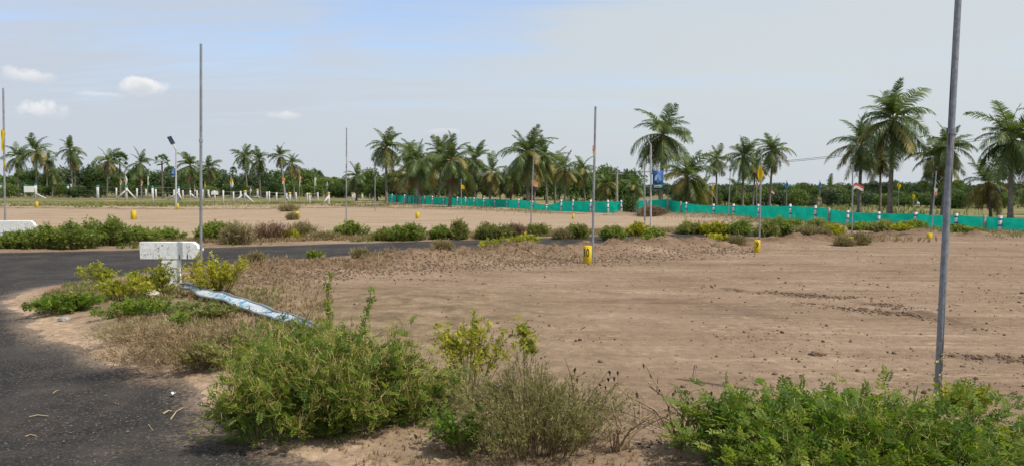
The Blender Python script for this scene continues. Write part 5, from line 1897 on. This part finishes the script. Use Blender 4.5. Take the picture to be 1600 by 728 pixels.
# ------------------------------------------------------------------ shrubs along the road and bank
ROADSIDE = [
    # px, half width px, top y, base y, material, leaf pattern, label
    (16, 32, 363, 391, 'roadside', 'tall weeds hiding the stem of the signpost at the left edge'),
    (62, 36, 356, 391, 'roadside', 'green weed clump just right of the half hidden signpost'),
    (108, 36, 347, 391, 'roadside', 'green weed clump second right of the half hidden signpost'),
    (140, 24, 336, 388, 'roadside', 'green weed clump with a tall shoot by the far road edge'),
    (172, 34, 344, 387, 'roadside', 'tallest leafy green clump of the left weed bank'),
    (215, 30, 355, 384, 'roadside', 'dark leafy weed at the right end of the left weed bank'),
    (254, 28, 358, 380, 'roadside', 'low leafy weed behind the T sign board'),
    (322, 24, 348, 380, 'roadside', 'dark green shrub right behind the T sign pole'),
    (366, 26, 346, 384, 'tan_shrub', 'olive and tan dry shrub right of the T sign pole'),
    (346, 22, 352, 379, 'roadside', 'dark green shrub wedged behind the olive and tan one'),
    (420, 29, 346, 377, 'brown_shrub', 'round reddish brown dry shrub at the far road edge'),
    (450, 16, 360, 376, 'yellow_green', 'small bright weed at the right foot of the reddish brown shrub'),
    (472, 20, 349, 374, 'tan_shrub', 'sparse tan twiggy shrub right of the reddish brown one'),
    (543, 28, 344, 372, 'roadside', 'green shrub with a tall left shoot below the thin field pole'),
    (500, 26, 366, 376, 'tan_shrub', 'flat dry weeds between the twiggy shrub and the green shrub'),
    (596, 16, 362, 377, 'dull_green', 'low weed left of the wide green shrub by the road'),
    (630, 38, 350, 377, 'roadside', 'wide rounded green shrub by the far road edge'),
    (690, 22, 355, 375, 'roadside', 'loose green shrub right of the wide rounded one'),
    (716, 14, 351, 375, 'dull_green', 'narrow upright shrub of dull green by the far road edge'),
    (768, 28, 354, 374, 'dull_green', 'spreading dull shrub left of the middle field pole'),
    (805, 16, 355, 371, 'brown_shrub', 'brownish low shrub just left of the middle field pole'),
    (840, 19, 354, 370, 'dull_green', 'round dull green shrub at the foot of the middle field pole'),
    (768, 24, 374, 389, 'yellow_green', 'pale creeping weed on the near road edge in the middle'),
    (815, 26, 366, 384, 'yellow_green', 'yellow green creeping weed reaching over the road in the middle'),
    (902, 17, 351, 373, 'dull_green', 'round bush just left of the white flag pole'),
    (876, 12, 360, 374, 'tan_shrub', 'thin pale weed left of the round bush by the white flag pole'),
    (958, 20, 352, 376, 'roadside', 'bright green bush right of the white flag pole'),
    (996, 18, 350, 369, 'yellow_green', 'light green bush left of the foot of the poster lamp'),
    (1024, 16, 357, 374, 'roadside', 'dark small bush right of the foot of the poster lamp'),
    (1078, 20, 347, 366, 'dull_green', 'greyish green shrub by the end of the visible tarmac'),
    (1103, 14, 351, 366, 'yellow_green', 'small light shrub right of the greyish green one'),
    (1128, 20, 347, 368, 'yellow_green', 'left shrub of the thicket in front of the net'),
    (1158, 22, 345, 369, 'roadside', 'green shrub of the thicket left of the hanging yellow flag pole'),
    (1200, 20, 350, 372, 'dull_green', 'dull shrub of the thicket right of the hanging yellow flag pole'),
    (1222, 26, 340, 370, 'roadside', 'highest leafy shrub of the thicket against the net'),
    (1252, 24, 344, 372, 'roadside', 'broad shrub in the middle of the thicket right of the hanging yellow flag'),
    (1282, 22, 343, 370, 'dull_green', 'dark shrub of the thicket by the bare grey net post'),
    (1303, 18, 350, 378, 'yellow_green', 'yellowish weed left of the blank yellow stone'),
    (1272, 26, 362, 380, 'tan_shrub', 'dry tan weeds at the front of the thicket'),
    (1345, 18, 367, 384, 'tan_shrub', 'dry tuft right of the blank yellow stone'),
    (1350, 22, 348, 362, 'roadside', 'low green weed along the net right of the thin flag pole'),
    (1388, 26, 346, 367, 'dull_green', 'yellowish dull shrub on the small soil bank'),
    (1412, 15, 353, 369, 'yellow_green', 'light shrub at the right end of the small soil bank'),
    (1432, 20, 345, 359, 'roadside', 'green weed against the net left of the thick pole'),
    (1498, 16, 352, 364, 'roadside', 'green weed against the net right of the thick pole'),
    (1525, 14, 356, 367, 'roadside', 'second green weed against the net right of the thick pole'),
    (1586, 18, 344, 364, 'roadside', 'leafy shrub growing up the net at the right edge'),
    (984, 14, 307, 336, 'tree', 'dark green round bush growing through the green net'),
    (490, 10, 393, 405, 'roadside', 'tiny green weed on the near road edge left of the soil bank'),
    (395, 14, 405, 426, 'tan_shrub', 'dry straw clump on the left end of the near soil bank'),
    (690, 11, 396, 411, 'tan_shrub', 'dry tuft on the soil bank right of the middle'),
    (1120, 16, 372, 388, 'yellow_green', 'low green creeping weed on the right part of the near soil bank'),
    (1150, 14, 373, 388, 'tan_shrub', 'dry weeds on the soil bank left of the one numeral stone'),
    (1012, 9, 378, 392, 'roadside', 'tiny green weed on the soil bank right of the largest yellow stone'),
    (278, 10, 508, 522, 'roadside', 'small green weed in front of the dry tangle by the fallen board'),
    (563, 10, 398, 418, 'tan_shrub', 'small dry weed on top of the near soil bank'),
    (448, 16, 320, 332, 'tan_shrub', 'dry tuft by the far field bank'),
    (455, 9, 335, 345, 'tan_shrub', 'dry tuft leaning on a yellow plot stone'),
    (1320, 14, 372, 386, 'tan_shrub', 'dry weeds around the foot of the blank yellow stone'),
]


def build_roadside():
    for i, (px, hw, ty, by, mt, lab) in enumerate(ROADSIDE):
        g = ON(px, by)
        k = g.y / F_PX
        w = hw * k * .88
        h = max(.12, AT(px, ty, g.y + w * .3).z - g.z)
        pats = {'roadside': CLU, 'yellow_green': CLU, 'dull_green': [CLU[1], NEE[0]], 'tree': CLU}.get(mt, NEE)
        n = int((60 + hw * 3.0) * (.42 if 'creeping' in lab else 1))
        shoots = 3 if 'shoot' in lab else 0
        c = Vector((g.x, g.y + w * .45, H(g.x, g.y + w * .45)))
        shrub('roadside_shrub', lab, 'shrub', c, M[mt], M['stem'], seed=300 + i, rx=w * 1.05, ry=w * .8, h=h * (.78 if shoots else .90), n_stems=n, per=12, pats=pats, size=(.045 if pats is CLU else .07) * (1 + g.y / 60),
              base=.7, t0=.04, tint=.48, lump=.45, rad=.006, up=.3, wild=.75, flat=.75, top_tint=.55, shoots=shoots, shoot_h=h * .35, bias=.75)
    # heap of dry branches before the net
    g = ON(1018, 340)
    t = thing('brushwood_heap', 'heap of dry brown branches lying against the green net behind the poster lamp', 'brush pile', g)
    rgn = np.random.default_rng(4)
    n = 420
    P = stems(rgn, n, .95, .6, .48, .9, .3)
    v, f = stem_mesh(P, .013, 3)
    link('branches', new_mesh('branches', v, f, {}, [M['dead_stem']]), t)
    p, d = bez(tuple(q[rgn.integers(0, n, 1500)] for q in P), rgn.uniform(.2, 1, 1500))
    fv, ff, ft = scatter(*NEE[0], p, frames(d + rgn.normal(0, .6, d.shape), rgn), .16, .5, rgn, .2)
    link('dry_leaves', new_mesh('dry_leaves', fv, ff, {'tint': ft}, [M['brown_shrub']]), t)


# ------------------------------------------------------------------ ground cover that nobody could count
def stuff(name, label, V, F, T, m):
    o = link(name, new_mesh(name, V, F, {'tint': T}, [m]))
    o['kind'] = 'stuff'
    return tag(o, label, name.replace('_', ' '))


def tufts(name, label, pxs, pys, size, m, seed, pats=BLA, keep=None, tint=.45, up=True):
    rg = np.random.default_rng(seed)
    d = [ray(a, b) for a, b in zip(pxs, pys)]
    k = np.array([-CAM_H / q.z for q in d])
    x = np.array([q.x for q in d]) * k
    y = np.array([q.y for q in d]) * k
    z, s, bank, verge, streak, tr, r = terrain(x, y, True)
    ok = s > .12
    if keep is not None:
        ok &= keep(x, y)
    x, y, z = x[ok], y[ok], z[ok]
    sz = np.broadcast_to(size, ok.shape)[ok] * rg.uniform(.55, 1.3, len(x))
    parts = []
    for q, (tv, tf) in enumerate(pats):
        sl = slice(q, None, len(pats))
        n = len(x[sl])
        dd = rg.normal(0, .18, (n, 3)) + np.array([0, 0, 1])
        X = unit(dd)
        a = rg.uniform(0, 6.28, n)
        Y = unit(np.cross(np.stack([np.cos(a), np.sin(a), np.zeros(n)], -1), X))
        Z = np.cross(X, Y)
        parts.append(scatter(tv, tf, np.stack([x[sl], y[sl], z[sl] - .01], -1), (X, Y, Z), sz[sl], tint + .25 * fbm(x[sl] * .8, y[sl] * .8, seed, 3), rg, .18))
    v, f, t = join(parts)
    return stuff(name, label, v, f, t, m)


def build_cover():
    rg = np.random.default_rng(123)
    # verge between the two road arms
    n = 7500
    px = rg.uniform(60, 520, n)
    py = 440 + rg.uniform(0, 1, n) * (20 + (px - 60) * .42)
    keep = lambda x, y: (fbm(x * .9, y * .9, 55, 3) > -.35) & (poly_sd(x, y, ROAD) > .3 + .3 * vnoise(x * 2, y * 2, 5))
    tufts('dry_grass', 'short dry grass and straw over the verge between the road arms', px, py, .10, M['dry_grass'], 61, keep=keep)
    n = 5200
    px = rg.uniform(100, 440, n)
    py = 446 + rg.uniform(0, 1, n) * (30 + (px - 130) * .34)
    tufts('green_grass', 'green low grass patches over the verge below the T sign', px, py, .085, M['grass'], 62, keep=lambda x, y: fbm(x * .8 + 4, y * .8, 56, 3) > .02)
    # bottom middle: litter of dry stalks on sandy soil
    n = 1100
    px = rg.uniform(500, 1080, n)
    py = rg.uniform(655, 800, n)
    tufts('dry_litter', 'dry leaf and straw litter on the soil at the bottom middle', px, py, .06, M['dry_grass'], 63)
    # strip along the far side of the road
    n = 9000
    px = rg.uniform(-60, 1120, n)
    py = 392 - (px / 1120) * 25 - rg.uniform(0, 13, n) * (1 - .45 * px / 1120) + 2
    tufts('roadside_grass', 'thin grass strip along the far road edge', px, py, .15, M['grass'], 64, keep=lambda x, y: fbm(x * .5, y * .5, 57, 3) > -.1)
    n = 7000
    px = rg.uniform(-40, 1120, n)
    py = 390 - (px / 1120) * 25 - rg.uniform(0, 13, n) * .6
    tufts('dry_roadside_grass', 'dry pale grass strip along the far road edge', px, py, .16, M['dry_grass'], 65)
    # dry tops on the near bank
    n = 4200
    px = rg.uniform(340, 1160, n)
    py = np.interp(px, [340, 460, 600, 740, 918, 1090, 1160], [434, 422, 416, 405, 398, 388, 383]) + rg.normal(0, 5, n)
    tufts('dry_bank_grass', 'dry straw and roots on the pushed up soil bank', px, py, .12, M['dry_grass'], 66, keep=lambda x, y: (fbm(x * .7, y * .7, 58, 3) > .05) | (x < -2.5))
    # green strip by the white posts
    n = 9000
    px = rg.uniform(-120, 600, n)
    D = 66 + 32 * rg.uniform(0, 1, n) ** .8
    py = HORIZON + CAM_H * F_PX / D
    tufts('field_grass', 'rough green and yellow grass around the white posts in the left field', px, py, .16, M['grass'], 67, tint=.45, keep=lambda x, y: fbm(x * .13, y * .2, 59, 4) > -.28)
    n = 3000
    px = rg.uniform(-120, 620, n)
    D = rg.uniform(76, 135, n)
    py = HORIZON + CAM_H * F_PX / D
    tufts('dry_field_grass', 'tan dry grass across the far left field', px, py, .18, M['dry_grass'], 68, tint=.4, keep=lambda x, y: fbm(x * .1, y * .16, 60, 4) > .0)
    n = 5200
    px = rg.uniform(-120, 610, n)
    D = rg.uniform(70, 92, n)
    py = HORIZON + CAM_H * F_PX / D
    tufts('low_scrub', 'ragged low green scrub along the front of the white posts', px, py, .17, M['dull_green'], 72, pats=CLU, tint=.42, keep=lambda x, y: fbm(x * .16, y * .25, 46, 3) > .08)
    # beside the green net
    n = 4600
    px = rg.uniform(600, 1700, n)
    py = np.interp(px, [605, 690, 790, 854, 950, 1045, 1146, 1235, 1324, 1430, 1562, 1640], [317, 321, 325, 330.5, 334, 334, 340, 345, 351, 355, 364, 368]) + np.abs(rg.normal(0, 1, n)) * np.interp(px, [600, 1600], [3.2, 3.5]) + 1.2
    tufts('net_side_grass', 'weedy grass along the foot of the green net', px, py, np.interp(px, [600, 1000, 1600], [.2, .17, .16]), M['grass'], 69, keep=lambda x, y: fbm(x * .22, y * .22, 51, 3) > -.2)
    n = 2600
    px = rg.uniform(1090, 1480, n)
    py = rg.uniform(348, 380, n)
    tufts('thicket_grass', 'dry and green grass among the shrubs in front of the net', px, py, .2, M['dry_grass'], 70, keep=lambda x, y: fbm(x * .4, y * .4, 52, 3) > .02)
    n = 2600
    px = rg.uniform(1000, 1700, n)
    D = rg.uniform(46, 85, n)
    py = HORIZON + CAM_H * F_PX / D
    tufts('beyond_net_grass', 'grass of the field beyond the green net', px, py, .4, M['grass'], 71, keep=lambda x, y: (y > np.interp(x, FX, FY) + 1.2) & (fbm(x * .15, y * .15, 53, 3) > -.1))

    # clods and stones
    cv, cf = clod_pattern(3)
    parts = []
    n = 5200
    px = rg.uniform(350, 1180, n)
    py = np.interp(px, [340, 460, 600, 740, 918, 1090, 1180], [446, 436, 424, 416, 408, 396, 392]) + rg.normal(0, 5.5, n)
    d = [ray(a, b) for a, b in zip(px, py)]
    k = np.array([-CAM_H / q.z for q in d])
    x, y = np.array([q.x for q in d]) * k, np.array([q.y for q in d]) * k
    z, s, *_ = terrain(x, y, True)
    ok = s > .1
    parts.append((x[ok], y[ok], z[ok], .013 * rg.lognormal(0, .6, ok.sum())))
    n = 17000
    px = rg.uniform(330, 1800, n)
    D = 5 + 24 * rg.uniform(0, 1, n) ** 1.3
    x, y = (px - CX) / F_PX * D, D
    z, s, bank, verge, st, tr, r = terrain(x, y, True)
    ok = (s > .1) & ((fbm(x * .55, y * .55, 33, 3) > .1) | (rg.uniform(0, 1, n) < .25))
    parts.append((x[ok], y[ok], z[ok], .0052 * rg.lognormal(0, .68, ok.sum())))
    for line, nn in (([(1110, 452), (1215, 462), (1310, 468), (1420, 486), (1535, 519)], 1600), ([(1255, 478), (1370, 490), (1450, 496)], 700), ([(1495, 561), (1620, 569)], 300), ([(500, 432), (640, 438), (760, 446)], 260)):
        t = rg.uniform(0, 1, nn)
        ln = gl(line)
        i = np.minimum((t * (len(ln) - 1)).astype(int), len(ln) - 2)
        fr = t * (len(ln) - 1) - i
        A = np.array(ln)
        p = A[i] * (1 - fr)[:, None] + A[i + 1] * fr[:, None] + rg.normal(0, .13, (nn, 2))
        ok = vnoise(p[:, 0] * 2.5, p[:, 1] * 2.5, 4) > .35
        p = p[ok]
        parts.append((p[:, 0], p[:, 1], terrain(p[:, 0], p[:, 1]), .0075 * rg.lognormal(0, .65, len(p))))
    V, F = [], []
    x, y, z, sc = (np.concatenate([q[i] for q in parts]) for i in range(4))
    sc = np.minimum(sc, .028)
    v, f, t = scatter(cv, cf, np.stack([x, y, z + sc * .25], -1), frames(rg.normal(0, 1, (len(x), 3)), rg), sc, .5, rg)
    stuff('soil_clods', 'loose dark soil clods over the banks and the graded field', v, f, t, M['clod'])
    # pale straw flecks left on the graded soil
    n = 6500
    px = rg.uniform(380, 1750, n)
    D = 4.6 + 15 * rg.uniform(0, 1, n) ** 1.2
    x, y = (px - CX) / F_PX * D, D
    z, s, *_ = terrain(x, y, True)
    ok = (s > .1) & ((fbm(x * .8, y * .8, 35, 3) > .12) | (rg.uniform(0, 1, n) < .12))
    x, y, z = x[ok], y[ok], z[ok]
    dd = np.stack([rg.normal(0, 1, len(x)), rg.normal(0, 1, len(x)), rg.normal(0, .12, len(x))], -1)
    sv = np.array([(0, -.07, 0), (0, .07, 0), (1, .04, .03), (1, -.04, .03), (.5, 0, .14)])
    sf = np.array([(0, 1, 4), (1, 2, 4), (2, 3, 4), (3, 0, 4)])
    v, f, t = scatter(sv, sf, np.stack([x, y, z + .003], -1), frames(dd, rg), .028 * rg.lognormal(0, .5, len(x)), .55, rg)
    stuff('straw_flecks', 'pale straw flecks lying in patches on the graded field', v, f, t, M['dry_grass'])
    # loose grit on the tarmac and along its edge
    n = 5200
    px = rg.uniform(-200, 520, n)
    D = rg.uniform(3.6, 14, n)
    x, y = (px - CX) / F_PX * D, D
    z, s, *_ = terrain(x, y, True)
    ok = (s < .5) & (rg.uniform(0, 1, n) < np.exp(-np.abs(s) * 1.6) * .9 + .10)
    x, y, z = x[ok], y[ok], np.maximum(z[ok], .004)
    sc = .0036 * rg.lognormal(0, .45, len(x))
    v, f, t = scatter(cv, cf, np.stack([x, y, z + sc * .3], -1), frames(rg.normal(0, 1, (len(x), 3)), rg), sc, .5, rg)
    stuff('road_grit', 'loose grit and crumbs scattered on the tarmac', v, f, t, M['gravel'])


def clod_pattern(seed):
    """rough lump with twelve corners"""
    rg = np.random.default_rng(seed)
    ph = (1 + 5 ** .5) / 2
    V = np.array([(-1, ph, 0), (1, ph, 0), (-1, -ph, 0), (1, -ph, 0), (0, -1, ph), (0, 1, ph), (0, -1, -ph), (0, 1, -ph), (ph, 0, -1), (ph, 0, 1), (-ph, 0, -1), (-ph, 0, 1)]) / 1.9
    V = V * rg.uniform(.65, 1.25, (12, 1)) * np.array([1.2, 1, .75])
    F = np.array([(0, 11, 5), (0, 5, 1), (0, 1, 7), (0, 7, 10), (0, 10, 11), (1, 5, 9), (5, 11, 4), (11, 10, 2), (10, 7, 6), (7, 1, 8), (3, 9, 4), (3, 4, 2), (3, 2, 6), (3, 6, 8), (3, 8, 9), (4, 9, 5), (2, 4, 11), (6, 2, 10), (8, 6, 7), (9, 8, 1)])
    return V, F


def lump(name, label, cat, px, py, size, m, seed, squash=.6):
    """one stone or clod with a broken surface"""
    import bmesh
    rg = random.Random(seed)
    bm = bmesh.new()
    bmesh.ops.create_icosphere(bm, subdivisions=3, radius=1)
    off = rg.uniform(0, 50)
    for v in bm.verts:
        c = v.co
        n = float(fbm(np.array([c.x * 1.4 + off]), np.array([c.y * 1.4 + c.z * 1.7]), seed, 3)[0])
        n2 = float(fbm(np.array([c.x * 5 + off]), np.array([c.y * 5 + c.z * 4]), seed + 1, 2)[0])
        v.co = Vector((c.x * 1.25, c.y, c.z * squash)) * (1 + .35 * n + .16 * n2) * size
    me = bpy.data.meshes.new(name)
    bm.to_mesh(me)
    bm.free()
    me.materials.append(m)
    g = ON(px, py)
    return tag(link(name, me, None, g + Vector((0, 0, size * squash * .45)), (0, 0, rg.uniform(0, 6))), label, cat)


def build_litter():
    lump('soil_clod', 'dark lump of soil lying alone on the field left of the thick pole', 'soil clod', 1275, 560, .055, M['clod'], 1, .5)
    lump('soil_clod', 'small dark clod right of the foot of the thick pole in the field', 'soil clod', 1504, 578, .02, M['clod'], 2)
    lump('soil_clod', 'dark clod near the right edge of the field', 'soil clod', 1597, 462, .035, M['clod'], 3)
    lump('pale_stone', 'white stone on the field edge right of the one numeral stone', 'stone', 1274, 378.5, .075, M['stone'], 4)
    lump('pale_stone', 'pale stone on top of the soil bank right of the largest yellow stone', 'stone', 992, 390, .05, M['stone'], 5)
    lump('pale_stone', 'small white stone on the soil bank near where the soil bank ends', 'stone', 1080, 386, .05, M['stone'], 6)
    lump('pale_stone', 'grey stone on the sandy verge tip by the low green weed', 'stone', 101, 505, .06, M['concrete'], 7, .5)
    lump('pale_stone', 'pale clod under the T sign weeds', 'stone', 240, 468, .09, M['stone'], 8, .7)
    # scraps
    def scrap(label, px, py, w, d, m, seed):
        rg = random.Random(seed)
        g = ON(px, py)
        g.z = max(g.z, .004)
        n = 5
        V = [((i / n - .5) * w, (j / n - .5) * d, .012 + .02 * rg.random() + .03 * abs(math.sin(i * 1.3 + seed)) * w / .1 * .3) for j in range(n + 1) for i in range(n + 1)]
        F = [(j * (n + 1) + i, j * (n + 1) + i + 1, (j + 1) * (n + 1) + i + 1, (j + 1) * (n + 1) + i) for j in range(n) for i in range(n)]
        tag(link('litter_scrap', new_mesh('litter_scrap', np.array(V), np.array(F), {}, [m], True), None, g, (0, 0, rg.uniform(0, 3))), label, 'litter')
    scrap('white crumpled scrap in the grass left of the T sign', 157, 452, .14, .12, M['paper'], 1)
    scrap('small white scrap on the tarmac near the verge', 270, 619, .045, .03, M['paper'], 2)
    scrap('pale scrap on the soil bank right of the fallen board', 405, 457, .10, .05, M['straw'], 3)

    def twig(label, pts_px, r, m='straw'):
        pts = []
        for (a, b, dz) in pts_px:
            g = ON(a, b)
            pts.append(Vector((g.x, g.y, max(g.z, .003) + r + dz)))
        o = MB().tube(pts, [r * (1 - .5 * i / (len(pts) - 1)) for i in range(len(pts))], 5).build('twig', M[m])
        tag(o, label, 'twig')
    twig('longer straw of the pair lying on the tarmac', [(267, 656, 0), (276, 646, .012), (286, 639, .004)], .006)
    twig('shorter thick straw beside the longer one on the tarmac', [(255, 648, 0), (263, 645, .01), (269, 644, 0)], .008)
    twig('straw lying flat on the dark tarmac at the left', [(46, 652, 0), (60, 650, .004), (76, 651, 0)], .005)
    twig('thin twig on the tarmac left of the straw pair', [(232, 664, 0), (236, 670, .004), (240, 674, 0)], .003)
    twig('twig lying on the tarmac high up near the verge', [(83, 615, 0), (88, 612, .004), (93, 610, 0)], .004)
    twig('curled straw at the lower left tarmac', [(40, 683, 0), (48, 681, .006), (58, 683, 0)], .005)
    # fallen leafy spray on the tarmac in front of the bush
    g = ON(365, 690)
    g.z = max(g.z, .004)
    rg = np.random.default_rng(9)
    n = 26
    p = np.stack([rg.normal(0, .10, n), rg.normal(0, .06, n), rg.uniform(.01, .05, n)], -1)
    v, f, t = scatter(*PIN[0], p, frames(rg.normal(0, 1, (n, 3)) * np.array([1, 1, .25]), rg), .085, .65, rg)
    tag(link('fallen_leaves', new_mesh('fallen_leaves', v, f, {'tint': t}, [M['roadside']]), None, g), 'wilted leafy sprays dropped on the tarmac before the big green bush', 'leaves')


build_roadside()
build_foreground()
build_cover()
build_litter()
